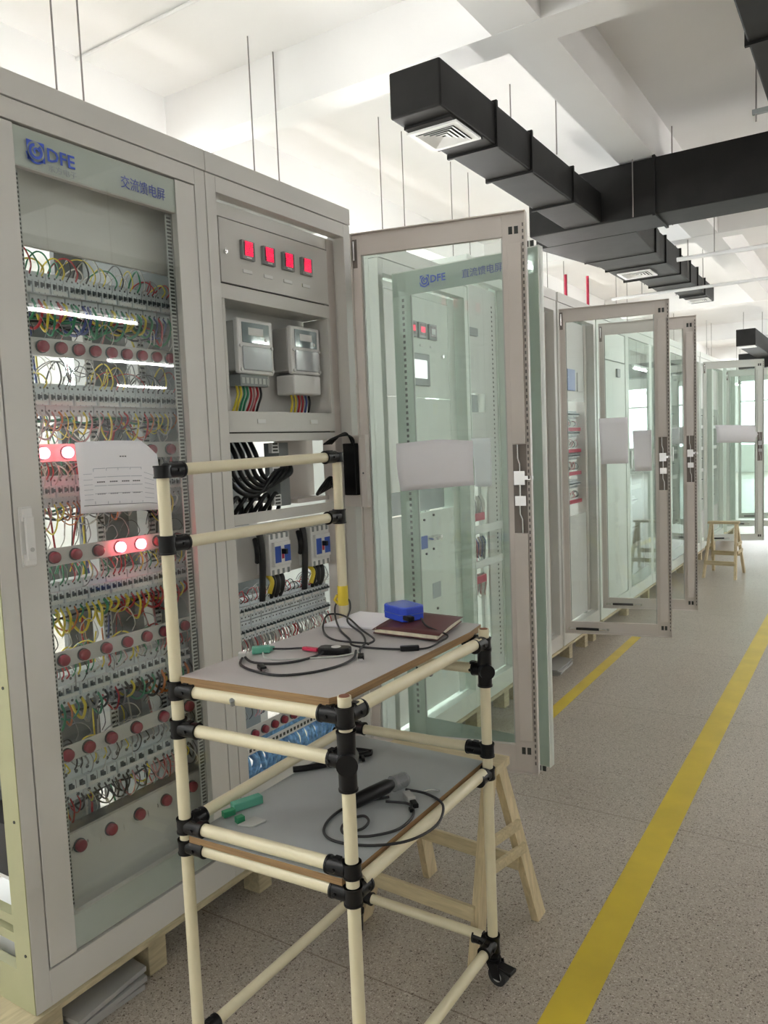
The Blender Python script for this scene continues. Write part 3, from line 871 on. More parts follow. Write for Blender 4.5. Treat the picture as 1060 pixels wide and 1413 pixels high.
MB().box(-.28, -.10, 2.24, 2.435, 1.285, 1.300).build('component_shelf', M['inner'], cab2)
MB().box(-.36, -.35, 1.80, 2.24, 1.20, 1.60).build('rear_plate', M['metergrey'], cab2)
for i in range(4):
    MB().tube(spline([(-.10, 2.36, 1.31), (-.06, 2.34+.02*i, 1.34), (-.05, 2.38, 1.372-.008*i), (-.07, 2.43, 1.35), (-.09, 2.45, 1.31)], 6), .007, 8).build('black_cable', M['blk'], cab2)
for i in range(5):
    MB().tube(spline([(-.05, 2.35+.012*i, 1.50), (.0, 2.34+.015*i, 1.52+.004*i), (.03, 2.40, 1.53), (.02, 2.45, 1.50-.01*i), (-.02, 2.46, 1.44)], 6), .0035, 6).build('black_cable', M['blk'], cab2)
# little inner hatch standing open with a black box on it
Th = doorT((-.045, 2.470), (.090, 2.450), -1)
ht = MB(Th); ht.box(0, .132, -.003, 0, 1.255, 1.530); ht.box(.104, .132, -.018, -.003, 1.255, 1.530); ht.box(0, .104, -.014, -.003, 1.524, 1.530)
hatch = ht.build('inner_hatch', M['inner'], cab2, label='small grey inner hatch standing open')
MB(Th).box(.020, .084, -.026, -.0035, 1.30, 1.500).build('black_box', M['blk'], hatch, bevel=.003)
MB(Th).cyl((.118, -.021, 1.385), (.118, -.017, 1.385), .004, 10).build('hatch_screw', M['chrome'], hatch)

panel('middle_rail', cab2, 1.853, 2.435, 1.243, 1.278, X, M['cab'])
panel('mounting_plate', cab2, 1.853, 2.44, 1.030, 1.225, -.150, M['plate'])
def mccb(y0, y1, z0, z1):
    xb, xf = -.149, -.085; w = y1-y0; h = z1-z0
    b = MB(); b.box(xb, xf, y0, y1, z0, z1, 0); b.box(xf, xf+.014, y0+w*.10, y1-w*.10, z0+h*.22, z1-h*.20, 0)
    for i in range(4):
        yc = y0+w*(.13+.25*i)
        for zz in (z0, z1-.018): b.box(xf-.02, xf+.001, yc-w*.06, yc+w*.06, zz-.001, zz+.019, 1)
    o = b.build('moulded_case_breaker', [M['white'], M['metergrey']], cab2, bevel=.002)
    l = MB(); l.box(xf+.014, xf+.0152, y0+w*.12, y0+w*.40, z0+h*.30, z1-h*.30); l.box(xf+.014, xf+.0152, y0+w*.58, y0+w*.87, z0+h*.30, z1-h*.30)
    l.build('blue_face_label', M['blue'], o)
    t = MB(); t.box(xf+.014, xf+.034, y0+w*.44, y0+w*.54, z0+h*.50, z0+h*.62, 0); t.box(xf+.0135, xf+.0148, y0+w*.44, y0+w*.55, z0+h*.38, z0+h*.50, 1)
    t.build('toggle', [M['blk'], M['redp']], o)
    # cables into it
    for i, c in enumerate((None, None, None)):
        y = y0+w*(.28+.22*i)
        MB().tube(spline([(xf-.03, y, z0+.004), (xf-.015, y, z0-.02), (xf-.02, y, z0-.06), (xf-.05, y, z0-.11)], 5), .0085, 8).build('black_cable', M['blkm'], cab2)
    MB().tube(spline([(xf-.03, y0+w*.10, z0+.004), (xf-.002, y0+w*.06, z0-.02), (xf-.006, y0-.005, z0-.062)], 5), .0085, 8).build('yellow_sleeve', M['yel'], cab2)
    MB().tube(spline([(xf-.02, y0-.03, z1+.03), (xf-.005, y0-.035, z1-.04), (xf-.01, y0-.03, z0+.02), (xf-.03, y0-.02, z0-.09)], 5), .012, 8).build('black_cable', M['blkm'], cab2)
    MB().tube(spline([(xf-.02, y0-.05, z1-.01), (xf+.005, y0-.07, z1-.05), (xf-.01, y0-.055, z1-.09)], 5), .009, 8).build('black_cable', M['blk'], cab2)
mccb(2.050, 2.162, 1.043, 1.190)
mccb(2.288, 2.402, 1.040, 1.190)
breaker_row(cab2, 1.862, 2.440, .905, -.098, .052, 3, .072)
loom2 = Loom()
loom2.take(*wires(cab2, 1.865, 2.43, .965, -.10, 1, 46, ['pale', 'grey', 'black', 'pale', 'grey', 'red'], (.02, .06), (.03, .08), (.001, .002), .02, own=12))
loom2.take(*wires(cab2, 1.865, 2.43, .842, -.10, -1, 60, ['pale', 'pale', 'grey', 'pink', 'pale', 'pale', 'grey', 'red'], (.05, .10), (.03, .08), (.0015, .0026), .012, own=14))
breaker_row(cab2, 1.862, 2.440, .835, -.098, .052, 3, .066)
breaker_row(cab2, 1.862, 2.440, .700, -.098, .052, 3, .072)
loom2.take(*wires(cab2, 1.865, 2.43, .705, -.10, -1, 40, ['pale', 'grey', 'pink', 'black'], (.05, .10), (.03, .08), (.0015, .0026), .02, own=6))
panel('indicator_strip', cab2, 1.853, 2.44, .486, .535, -.098, M['plate'], .004)
for i in range(9): button(cab2, 1.880+.0525*i, .509, -.098, r=.0135)
panel('terminal_rail', cab2, 1.853, 2.44, .440, .470, -.098, M['white'], .02)
tm = MB()
for i in range(28): tm.box(-.0981, -.0962, 1.866+.020*i, 1.876+.020*i, .449, .460)
tm.build('terminal_mark', M['slot'], cab2)
bf = MB()
for i in range(26):
    y = 1.862+.022*i
    bf.tube(spline([(-.12, y, .437), (-.10, y+rng.uniform(-.01, .01), .41), (-.105, y+rng.uniform(-.012, .012), .37), (-.13, y, .335)], 4), rng.uniform(.007, .011), 6)
bf.build('blue_wrapped_wires', M['blueglow'], cab2, kind='stuff')
panel('blue_strip', cab2, 1.853, 2.44, .470, .485, -.10, M['blueglow'], .004)
loom2.take(*wires(cab2, 1.865, 2.42, .545, -.12, 1, 34, ['black', 'pink', 'grey', 'black', 'pale'], (.03, .08), (.04, .08), (.0014, .0024), .03, own=6))
panel('base_rail', cab2, 1.853, 2.44, .225, .325, -.10, M['cab'])
for (a_, b_, c_, d_) in ((1.80, 2.46, .70, 1.02), (1.80, 2.30, .30, .50)):
    MB().box(-.42, -.40, a_, b_, c_, d_).build('rear_mounting_plate', M['metergrey'], cab2)  # added here too, keeping light from behind out of the lower bays
loom2.build(cab2)
doorA, TA = glass_door(cab2, (.03, 2.49), (.66, 2.64), .655, .250, 2.281, -1, M['inner'], M['clear'], 'open glass door seen from its inner side', rb=.105)

# paper on door A
def door_paper(T, u0, u1, z0, z1, w, label, tilt=0, curl=.02, right_drop=0, name='paper_sheet', lines=False):
    def gp(a, b):
        z = z0+(z1-z0)*b + tilt*(a-.5)*(u1-u0) - right_drop*max(0, a-.55)*b
        return (u0+(u1-u0)*a+.012*(1-b)*(1-a), w-(.002+curl*math.sin(PI*min(1, b*1.05))*(.4+.6*(1-a))), z)
    mb, n = paper_sheet('p', gp, .0005, M['paper'], '', mb_T=T)
    return mb.build(name, M['paper'], label=label, cat='paper')
door_paper(TA, .143, .440, 1.318, 1.500, -.008, 'blank white paper sheet taped across the glass of the nearest open door', tilt=.06, right_drop=.04)

# ---- cabinet 3: door hinged on its near side, outer face towards us ---
cab3 = empty('switchgear_cabinet', (-.3, 3.108, ZB0), 'pale cabinet with touch screen and three square meters, seen through the nearest open doors', 'cabinet')
cab_frame(cab3, 2.700, 3.515, M['mint'], z_open=(.222, 2.190), b=.035, top=2.31)
X3 = -.055
MB().box(-DEP, -.046, 2.702, 2.712, ZB0+.05, 2.25).build('side_panel', M['mint'], cab3)
MB().box(-.12, X3, 2.745, 2.80, .225, 2.186).build('inner_post', M['mint'], cab3)
MB().box(-.12, X3, 3.405, 3.47, .225, 2.186).build('inner_post', M['mint'], cab3)
panel('upper_panel', cab3, 2.802, 3.400, 1.700, 2.150, X3, M['mint'])
panel('lintel', cab3, 2.802, 3.400, 2.154, 2.186, X3-.004, M['mint'])
panel('middle_panel', cab3, 2.802, 3.400, 1.28, 1.696, X3, M['mint'])
panel('lower_panel', cab3, 2.802, 3.400, .235, 1.17, X3, M['mint'])
panel('grey_gap_plate', cab3, 2.802, 3.400, 1.17, 1.28, X3-.05, M['metergrey'])
for y in (3.045, 3.135, 3.232):
    mt = MB(); mt.box(X3, X3+.012, y-.036, y+.036, 1.969, 2.040, 0); mt.box(X3+.012, X3+.0132, y-.026, y+.026, 1.982, 2.032, 1)
    mo = mt.build('panel_meter', [M['metergrey'], M['ledbg']], cab3, bevel=.0012)
    MB().box(X3+.0132, X3+.014, y-.018, y+.018, 1.995, 2.02).build('digit_row', M['led'] if y < 3.2 else M['white'], mo)
    MB().box(X3, X3+.003, y-.014, y+.014, 1.932, 1.942).build('name_label', M['white'], cab3)
ts = MB(); ts.box(X3, X3+.014, 2.985, 3.186, 1.752, 1.898); to = ts.build('touch_screen', M['metergrey'], cab3, bevel=.003)
MB().box(X3+.014, X3+.0146, 3.022, 3.158, 1.785, 1.868).build('screen', M['screen'], to)
lk = MB(); lk.cyl((X3, 3.33, 1.90), (X3+.01, 3.33, 1.90), .009, 12); lk.build('panel_lock', M['chrome'], cab3)
MB().box(X3, X3+.012, 3.02, 3.11, 1.003, 1.062).build('rotary_switch_plate', M['blue'], cab3, bevel=.002)
for i in range(3): MB().cyl((X3, 3.135+.035*i, 1.045), (X3+.035, 3.135+.035*i, 1.045), .011, 12).build('pilot_switch', M['chrome'], cab3)
MB().box(X3, X3+.0015, 3.16, 3.24, .752, .826).build('instruction_label', M['textg'], cab3)
for y, z in ((3.02, 1.12), (3.10, 1.135), (3.19, 1.15), (3.03, .965), (3.11, .975), (3.18, .99), (3.20, .70)):
    MB().cyl((X3, y, z), (X3+.006, y, z), .006, 10).build('panel_screw', M['blk'], cab3)
doorB, TB = glass_door(cab3, (.02, 2.770), (.67, 2.740), .650, .225, 2.190, 1, M['mint'], M['tint'], 'open glass door seen from its printed outer side', sl=.085, sr=.085, rt=.006, rb=.006, lock=False, full=True, dots=True)
bb = MB(TB); bb.box(.006, .644, -.0058, -.0047, 2.092, 2.184); bb.box(.086, .564, -.0058, -.0047, .232, .33)
bb.build('printed_band', M['band'], doorB, label='printed pale band with lettering')
logo(TB, doorB, .140, 2.113, 1.0)
title(TB, doorB, .330, 2.122, '直流馈电屏', .036, .98)
sp = MB(TB); z = .34
while z < 2.08:
    sp.box(.045, .056, -.0059, -.0050, z, z+.012); z += .024
sp.build('slotted_strip', M['slot'], doorB)
hh = MB(TB); hh.box(.598, .606, 0, .018, 1.185, 1.325); hh.build('handle', M['white'], doorB, bevel=.002)
door_paper(TB, .355, .440, 1.311, 1.50, .012, 'small printed paper hanging on the second open glass door, right of the blank sheet', curl=.006)

# ---- cabinet 4: narrow bay with wiring showing ------------------------
cab4 = empty('switchgear_cabinet', (-.3, 3.75, ZB0), 'narrow white cabinet bay with red wired terminals, seen through the first open glass door', 'cabinet')
cab_frame(cab4, 3.518, 3.985, M['mint'], b=.010, z_open=(.222, 2.30), top=2.41)
panel('side_board', cab4, 3.80, 3.974, .225, 2.29, -.05, M['plate'])
hb = MB(); z = .30
while z < 2.2:
    hb.box(-.05, -.0492, 3.90, 3.912, z, z+.010); z += .025
hb.build('slotted_strip', M['slot'], cab4)
panel('upper_board', cab4, 3.53, 3.80, 1.74, 2.29, -.05, M['plate'])
panel('middle_board', cab4, 3.53, 3.80, 1.26, 1.64, -.05, M['plate'])
MB().box(-.05, -.035, 3.545, 3.70, 2.03, 2.07).build('switch_block', M['metergrey'], cab4)
panel('dark_window', cab4, 3.53, 3.79, 1.645, 1.735, -.09, M['metergrey'])
panel('label_rail', cab4, 3.53, 3.97, 1.003, 1.046, -.045, M['white']); panel('label_rail', cab4, 3.53, 3.97, .822, .860, -.045, M['white'])
panel('base_board', cab4, 3.53, 3.80, .225, .42, -.05, M['plate'])
loom4 = Loom()
for zt, cc in ((1.20, ['pale', 'grey', 'pale']), (.98, ['blue', 'pale', 'pink', 'grey']), (.78, ['pale', 'pink', 'grey'])):
    loom4.take(*wires(cab4, 3.54, 3.78, zt, -.06, -1, 26, cc, (.08, .13), (.02, .06), (.002, .004), .03, own=5))
for z in (1.09, .755): MB().box(-.10, -.06, 3.545, 3.77, z-.02, z+.02).build('red_terminal_row', M['redp'], cab4)
loom4.build(cab4)
panel('rear_plate', cab4, 3.53, 3.80, .42, 1.26, -.16, M['sheet'])

# ---- cabinets 5 and 6 with open doors like the first -----------------
def far_cabinet(y0, y1, label, door=None, m=M['cab'], style=0, door_mat=None, glass=None, top=2.41, stay=True, dlabel=None):
    c = empty('switchgear_cabinet', (-.3, (y0+y1)/2, ZB0), label, 'cabinet')
    cab_frame(c, y0, y1, m, b=.04, top=top, z_open=(.222, 2.285))
    MB().box(-.12, -.055, y0+.045, y0+.095, .225, 2.28).build('inner_post', door_mat or m, c)
    MB().box(-.12, -.055, y1-.095, y1-.045, .225, 2.28).build('inner_post', door_mat or m, c)
    a, b = y0+.096, y1-.096; w = b-a
    MB().box(-.545, -.13, y1-.018, y1-.008, .19, 2.32).build('side_panel', m, c)
    if door == 'closed' or style == 1: MB().box(-.590, -.580, y0+.06, y1-.06, .19, 2.32).build('rear_panel', m, c)
    if style == 0:      # upper panel, wiring rows, blank base
        panel('upper_panel', c, a, b, 1.740, 2.28, -.060, M['plate'])
        MB().box(-.060, -.050, a+w*.38, a+w*.64, 1.81, 1.955).build('blue_display', M['bluelab'], c, bevel=.002)
        MB().box(-.060, -.052, a+w*.74, a+w*.94, 1.81, 1.94).build('panel_window', M['plate'], c, bevel=.002)
        panel('rear_plate', c, a, b, .95, 1.74, -.20, M['metergrey'])
        lo = Loom()
        for z in (1.62, 1.49, 1.33, 1.13): breaker_row(c, a+.01, b-.005, z, -.10, .055, 3, .06)
        for z in (1.55, 1.40, 1.24, 1.04):
            MB().box(-.11, -.085, a+.01, b-.01, z-.014, z+.010).build('red_terminal_row', M['redp'], c)
            lo.take(*wires(c, a+.01, b-.01, z+.02, -.10, 1, 16, ['pale', 'red', 'black', 'pink'], (.03, .06), (.03, .07), (.002, .003), .03, own=3))
        lo.build(c)
        panel('base_panel', c, a, b, .225, .95, -.060, M['plate'])
    elif style == 1:    # blank pale front
        panel('blank_front', c, y0+.045, y1-.045, .225, 2.06, -.006, M['mint'], .02)
        panel('blank_top_front', c, y0+.045, y1-.045, 2.068, 2.28, -.006, M['mint'], .02)
        MB().box(-.006, .010, y0+.62*(y1-y0), y0+.72*(y1-y0), 1.945, 2.01).build('vent_switch', M['metergrey'], c, bevel=.002)
    else:
        panel('upper_panel', c, a, b, 1.78, 2.28, -.060, M['plate'])
        panel('rear_plate', c, a, b, .55, 1.78, -.18, M['metergrey'])
        for z in (1.66, 1.40, 1.14, .88, .64): breaker_row(c, a+.01, b-.005, z, -.10, .075, 4, .07)
        for z in (1.56, 1.30, 1.04): panel('label_rail', c, a, b, z-.02, z+.02, -.07, M['white'])
        panel('base_panel', c, a, b, .225, .55, -.060, M['plate'])
    if door == 'closed':
        T = doorT((0, y0+.043), (0, y1-.043), 1); W = y1-y0-.086
        d = MB(T)
        d.box(0, .06, -.022, -.002, .226, 2.28); d.box(W-.06, W, -.022, -.002, .226, 2.28)
        d.box(.06, W-.06, -.022, -.006, 2.19, 2.28); d.box(.06, W-.06, -.022, -.006, .226, .32)
        dd = d.build('door', m, c)
        g = MB(T); g.box(.004, W-.004, -.0015, .002, .232, 2.274); g.build('glass', M['tint'], dd)
        h_ = MB(T); h_.box(.015, .04, .002, .015, 1.22, 1.36); h_.build('handle', M['white'], dd)
    elif door:
        glass_door(c, door[0], door[1], .642, .245, 2.283, -1, door_mat or m, glass or M['clear'], dlabel, stay=stay)
    return c
M['bluelab'] = mat('blue_grey_display', (.16, .22, .48), .3)
cab5 = far_cabinet(3.99, 4.770, 'grey cabinet whose open door has two white papers taped on its glass', ((.035, 4.735), (.650, 4.872)), style=2, door_mat=M['inner'], dlabel='open glass door seen from its inner side')
cab6 = far_cabinet(4.80, 5.575, 'grey cabinet with blue display above red wired rows, between the middle open doors', ((.035, 5.545), (.650, 5.680)), style=0, door_mat=M['inner'], dlabel='open glass door seen from its inner side')
TC = doorT((.035, 4.735), (.650, 4.872), -1)
door_paper(TC, .227, .398, 1.318, 1.600, -.007, 'tall blank paper sheet on the left of the middle open door glass', curl=.008)
door_paper(TC, .425, .535, 1.268, 1.516, -.007, 'narrower blank paper sheet on the right of the middle open door glass', curl=.008)
far_cabinet(5.60, 6.40, 'pale cabinet with plain blank front and one small grey vent, behind the middle doors', None, m=M['mint'], style=1)
far_cabinet(6.402, 7.16, 'pale cabinet with closed green glass door next after the blank-fronted one', 'closed', m=M['mint'], style=2)
far_cabinet(7.162, 7.92, 'pale cabinet with closed green glass door, second after the blank-fronted one', 'closed', m=M['mint'], style=2)
far_cabinet(7.922, 8.68, 'pale cabinet with closed green glass door, third after the blank-fronted one', 'closed', m=M['mint'], style=2)
cabE = far_cabinet(8.682, 9.445, 'pale green cabinet whose open door carries a curled paper, beside the far trestle', ((.035, 9.425), (.66, 9.69)), m=M['mint'], style=2, glass=M['tint'], dlabel='open green glass door')
TE = doorT((.035, 9.425), (.66, 9.69), -1)
door_paper(TE, .13, .60, 1.36, 1.56, -.010, 'curled white paper on the farthest near-facing green glass door', curl=.03, tilt=-.05)
far_cabinet(9.48, 10.26, 'pale cabinet just past the door with the curled paper', None, m=M['mint'], style=2)
far_cabinet(10.265, 11.04, 'pale green cabinet with its glass door open, two beyond the door with the curled paper', ((.035, 11.02), (.66, 11.16)), m=M['mint'], style=2, glass=M['tint'], dlabel='open green glass door')
far_cabinet(11.30, 12.08, 'last pale green cabinet of the row with an open glass door', ((.035, 12.06), (.66, 12.22)), m=M['mint'], style=2, glass=M['tint'], dlabel='open green glass door')

# ------------------------------------------------------------------ pipe rack trolley
rack = empty('pipe_rack_trolley', (.61, 1.51, 0), 'ivory pipe rack trolley with black joints, two grey shelves and castors', 'trolley')
PX = dict(a=(.385, 1.175), b=(.385, 1.830), c=(.835, 1.200), d=(.840, 1.830))   # posts: a,b tall side by the cabinets; c nearest
PT = dict(a=1.452, b=1.462, c=.996, d=.990)
RP = .0140
def pt(k, z): return (PX[k][0], PX[k][1], z)
for k_ in 'abcd':
    p = MB(); top = PT[k_]
    p.cyl(pt(k_, .085), pt(k_, top), RP, 24)
    po = p.build('post', M['pipe'], rack)
    if k_ in 'cd':
        q = MB(); q.cyl(pt(k_, top), pt(k_, top+.0012), RP*.78, 20); q.build('pipe_bore', M['pipein'], po)
tp = MB(); tp.cyl(pt('b', 1.020), pt('b', 1.078), RP+.0016, 20)
tp.tube([(PX['b'][0]-.014, PX['b'][1]-.006, 1.024), (PX['b'][0]-.022, PX['b'][1]-.012, 1.036), (PX['b'][0]-.014, PX['b'][1]-.008, 1.05)], .005, 6)
tp.build('yellow_tape_wrap', M['yel'], rack, label='yellow tape wrapped on the post')
def rail(a, b, name='rail', inset=.03, r=RP):
    a = Vector(a); b = Vector(b); d = (b-a).normalized()
    return MB().cyl(a+d*inset, b-d*inset, r, 24).build(name, M['pipe'], rack)
def joint(k, z, dirs, up=.021, down=.021, ln=.058, bolt=True):
    """black clamp joint: a sleeve round the post and one arm sleeve per rail"""
    mb = MB(); c = Vector(pt(k, z)); rs = .0188
    mb.cyl(c-Vector((0, 0, down)), c+Vector((0, 0, up)), rs, 20)
    for z_ in (-down, up-.004): mb.cyl(c+Vector((0, 0, z_)), c+Vector((0, 0, z_+.004)), rs+.0014, 20)
    for tgt in dirs:
        d = (Vector(tgt)-c); d.normalize()
        mb.cyl(c+d*.010, c+d*ln, .0178, 20); mb.cyl(c+d*(ln-.005), c+d*ln, .0192, 20)
        if bolt:
            s = d.cross(Vector((0, 0, 1))).normalized()
            m_ = c+d*.034
            mb.cyl(m_-s*.0215, m_+s*.0215, .0042, 8); mb.box(m_.x-.007, m_.x+.007, m_.y-.007, m_.y+.007, m_.z+.012, m_.z+.0195)
    return mb.build('pipe_joint', M['blk'], rack)
def link(k1, k2, z1, z2=None, name='rail', **kw):
    z2 = z1 if z2 is None else z2
    rail(pt(k1, z1), pt(k2, z2), name)
# tall side
link('a', 'b', 1.449, 1.459); joint('a', 1.449, [pt('b', 1.459)], .012, .016); joint('b', 1.459, [pt('a', 1.449)], .012, .016)
link('a', 'b', 1.284); joint('a', 1.284, [pt('b', 1.284)]); joint('b', 1.284, [pt('a', 1.284)])
# upper shelf
ZS = .955
for p_, q_ in (('a', 'c'), ('a', 'b'), ('b', 'd')): link(p_, q_, ZS)
link('c', 'd', .960)
joint('a', ZS, [pt('c', ZS), pt('b', ZS)]); joint('c', ZS, [pt('a', ZS), pt('d', ZS)]); joint('b', ZS, [pt('a', ZS), pt('d', ZS)])
joint('d', ZS, [pt('c', ZS), pt('b', ZS)], .012, .018)
link('a', 'c', .866, .864); link('b', 'd', .874, .880)
joint('a', .866, [pt('c', .864)]); joint('c', .864, [pt('a', .866)], .062, .060, ln=.040); joint('b', .874, [pt('d', .880)]); joint('d', .880, [pt('b', .874)], .055, .045, ln=.034)
sw = MB(); sw.cyl((.822, 1.222, .864), (.850, 1.178, .864), .022, 18); sw.build('swivel_hub', M['blk'], rack)
sw = MB(); sw.cyl((.86, 1.806, .880), (.820, 1.852, .880), .020, 18); sw.build('swivel_hub', M['blk'], rack)
ub = MB(); ub.slab([(.403, 1.172), (.800, 1.196), (.812, 1.222), (.8185, 1.79), (.806, 1.885), (.403, 1.885)], .9695, .9880)
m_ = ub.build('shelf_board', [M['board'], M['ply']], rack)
for p in m_.data.polygons:
    if abs(p.normal.z) < .5: p.material_index = 1
# lower shelf
ZL = .6355
link('a', 'c', ZL, ZL+.004); link('a', 'b', ZL+.004, .648); link('b', 'd', .648, .660)
joint('a', ZL, [pt('c', ZL+.004), pt('b', .648)], .018, .016); joint('b', .650, [pt('a', ZL), pt('d', .66)], .018, .018); joint('c', ZL+.002, [pt('a', ZL)], .018, .014); joint('d', .660, [pt('b', .648)], .018, .018)
ZM = .588
link('a', 'c', ZM); link('c', 'd', ZM+.012, ZM+.016); link('a', 'b', ZM); link('b', 'd', ZM, ZM+.006)
joint('a', ZM, [pt('c', ZM), pt('b', ZM)], .016, .018); joint('c', ZM-.002, [pt('a', ZM), pt('d', ZM+.008)], .018, .020, ln=.05); joint('d', ZM+.008, [pt('c', ZM), pt('b', ZM)], .014, .016); joint('b', ZM, [pt('a', ZM), pt('d', ZM)], .014, .016)
lb = MB(); lb.slab([(.4045, 1.166), (.8155, 1.190), (.820, 1.222), (.822, 1.845), (.4045, 1.845)], .6030, .6190)
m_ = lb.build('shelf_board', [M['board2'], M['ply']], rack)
for p in m_.data.polygons:
    if abs(p.normal.z) < .5: p.material_index = 1
# base rails
link('a', 'b', .118); link('c', 'd', .110); link('b', 'd', .122); link('a', 'c', .122)
joint('a', .118, [pt('b', .118), pt('c', .122)], .02, .03); joint('b', .120, [pt('a', .118), pt('d', .122)], .02, .03); joint('c', .114, [pt('d', .110), pt('a', .122)], .02, .03); joint('d', .114, [pt('c', .110), pt('b', .122)], .022, .03)
# screws / hooks on rails
for (x, y, z) in ((.56, 1.186, .968), (.842, 1.55, .968)):
    MB().cyl((x-.002, y-.012, z-.022), (x+.002, y-.018, z-.010), .006, 8).build('rail_clip', M['metergrey'], rack)
def castor(k, ang):
    x, y = PX[k]; c = math.cos(ang); s = math.sin(ang)
    T = Matrix.Translation((x, y, 0)) @ Matrix.Rotation(ang, 4, 'Z')
    f = MB(T)
    f.cyl((0, 0, .070), (0, 0, .092), .016, 16); f.cyl((0, 0, .062), (0, 0, .072), .021, 16)
    for sy in (-1, 1):
        f.hexa([(-.012, sy*.016-.0015, .064), (.020, sy*.016-.0015, .064), (.020, sy*.016+.0015, .064), (-.012, sy*.016+.0015, .064)][::1] and
               [(.006, sy*.016-.0015, .022), (.030, sy*.016-.0015, .022), (.030, sy*.016+.0015, .022), (.006, sy*.016+.0015, .022),
                (-.016, sy*.016-.0015, .066), (.022, sy*.016-.0015, .066), (.022, sy*.016+.0015, .066), (-.016, sy*.016+.0015, .066)])
    o = f.build('castor', M['blk'], rack)
    w = MB(T); w.cyl((.016, -.012, .0275), (.016, .012, .0275), .0272, 24, 0); w.cyl((.016, -.0128, .0275), (.016, .0128, .0275), .015, 16, 1)
    w.build('wheel', [M['rubber'], M['sheet']], o)
    b = MB(T); b.hexa([(.012, -.013, .052), (.062, -.017, .044), (.062, .017, .044), (.012, .013, .052), (.012, -.013, .060), (.064, -.017, .056), (.064, .017, .056), (.012, .013, .060)])
    b.build('brake_lever', M['blk'], o, bevel=.003)
castor('d', math.radians(-8)); castor('b', math.radians(-60)); castor('a', math.radians(-70)); castor('c', math.radians(-40))

# ------------------------------------------------------------------ things on the trolley
ZU = .9883
pl = MB()
for i, (dx, dy, a_) in enumerate(((0, 0, 0), (.006, -.004, .02), (-.002, .002, -.03), (.008, .0, .01))):
    z = ZU+.0002+.0011*i
    q = [(.412, 1.690), (.568, 1.715), (.590, 1.884), (.405, 1.880)]
    cx, cy = .49, 1.79
    q2 = [(cx+(x-cx)*math.cos(a_)-(y-cy)*math.sin(a_)+dx, cy+(x-cx)*math.sin(a_)+(y-cy)*math.cos(a_)+dy) for x, y in q]
    pl.slab(q2, z, z+.0009)
pl.build('paper_stack', M['paper'], label='loose stack of white papers on the upper shelf against the tall post', cat='papers')
bk = MB()
cov = [(.600, 1.662), (.795, 1.660), (.757, 1.868), (.575, 1.882)]
def shrink(q, f):
    cx = sum(p[0] for p in q)/4; cy = sum(p[1] for p in q)/4
    return [(cx+(x-cx)*f, cy+(y-cy)*f) for x, y in q]
bo = empty('notebook', (.67, 1.77, ZU), 'dark brown covered notebook lying on the upper shelf beneath the blue box', 'book')
ZU0 = ZU; ZU = ZU+.0052
MB().slab(cov, ZU+.0003, ZU+.0020).build('back_cover', M['brown'], bo)
MB().slab(shrink(cov, .965), ZU+.0022, ZU+.0120).build('pages', M['pages'], bo)
fc = MB(); 
# front cover swells slightly and curls at the spine
rows_ = 8; vs = []; n_ = rows_+1
for i in range(n_):
    t = i/rows_
    a = Vector((*cov[0], 0))*(1-t)+Vector((*cov[3], 0))*t; b = Vector((*cov[1], 0))*(1-t)+Vector((*cov[2], 0))*t
    zz = ZU+.0126+.004*math.sin(PI*t)
    vs += [a+Vector((-.003, 0, zz-.004*(1-0))), a+(b-a)*.12+Vector((0, 0, zz)), b+Vector((.004, 0, zz))]
fs = [(i*3+j, i*3+j+1, (i+1)*3+j+1, (i+1)*3+j) for i in range(rows_) for j in range(2)]
k0 = len(vs); vs2 = vs+[v+Vector((0, 0, .0016)) for v in vs]
fs2 = [f[::-1] for f in fs]+[tuple(k0+i for i in f) for f in fs]
edge = [0, 1, 2]+[3*i+2 for i in range(1, n_)]+[3*rows_+1, 3*rows_]+[3*i for i in range(rows_-1, 0, -1)]
for a, b in zip(edge, edge[1:]+edge[:1]): fs2.append((a, b, k0+b, k0+a))
fc.add(vs2, fs2, 0, True); fc.build('front_cover', M['brown'], bo)
ZU = ZU0
bx = empty('adapter_box', (.62, 1.795, ZU+.018), 'bright blue plastic box with black cable lying on the brown notebook', 'electronic box')
T = Matrix.Translation((.628, 1.775, ZU+.0240)) @ Matrix.Rotation(math.radians(-24), 4, 'Z')
b1 = MB(T); q = [(-.050, -.028), (-.040, -.038), (.040, -.038), (.052, -.026), (.052, .028), (.040, .038), (-.040, .038), (-.050, .028)]
b1.slab(q, .0006, .040); b1.build('shell', M['bluep'], bx, bevel=.004)
b1 = MB(T); b1.slab([(x*1.012, y*1.012) for x, y in q], .018, .0205); b1.build('seam_band', M['blue'], bx)
b1 = MB(T); b1.box(.040, .074, -.034, -.016, .006, .020); b1.build('plug', M['blk'], bx, bevel=.003)

def cable(name, pts, r, label, z, m='blkm', cat='cable', zoff=None, close=False):
    P = [(x, y, z+r+.0002+(zoff[i] if zoff else 0)) for i, (x, y) in enumerate(pts)]
    return MB().tube(spline(P, 8), r, 8).build(name, M[m], label=label, cat=cat)
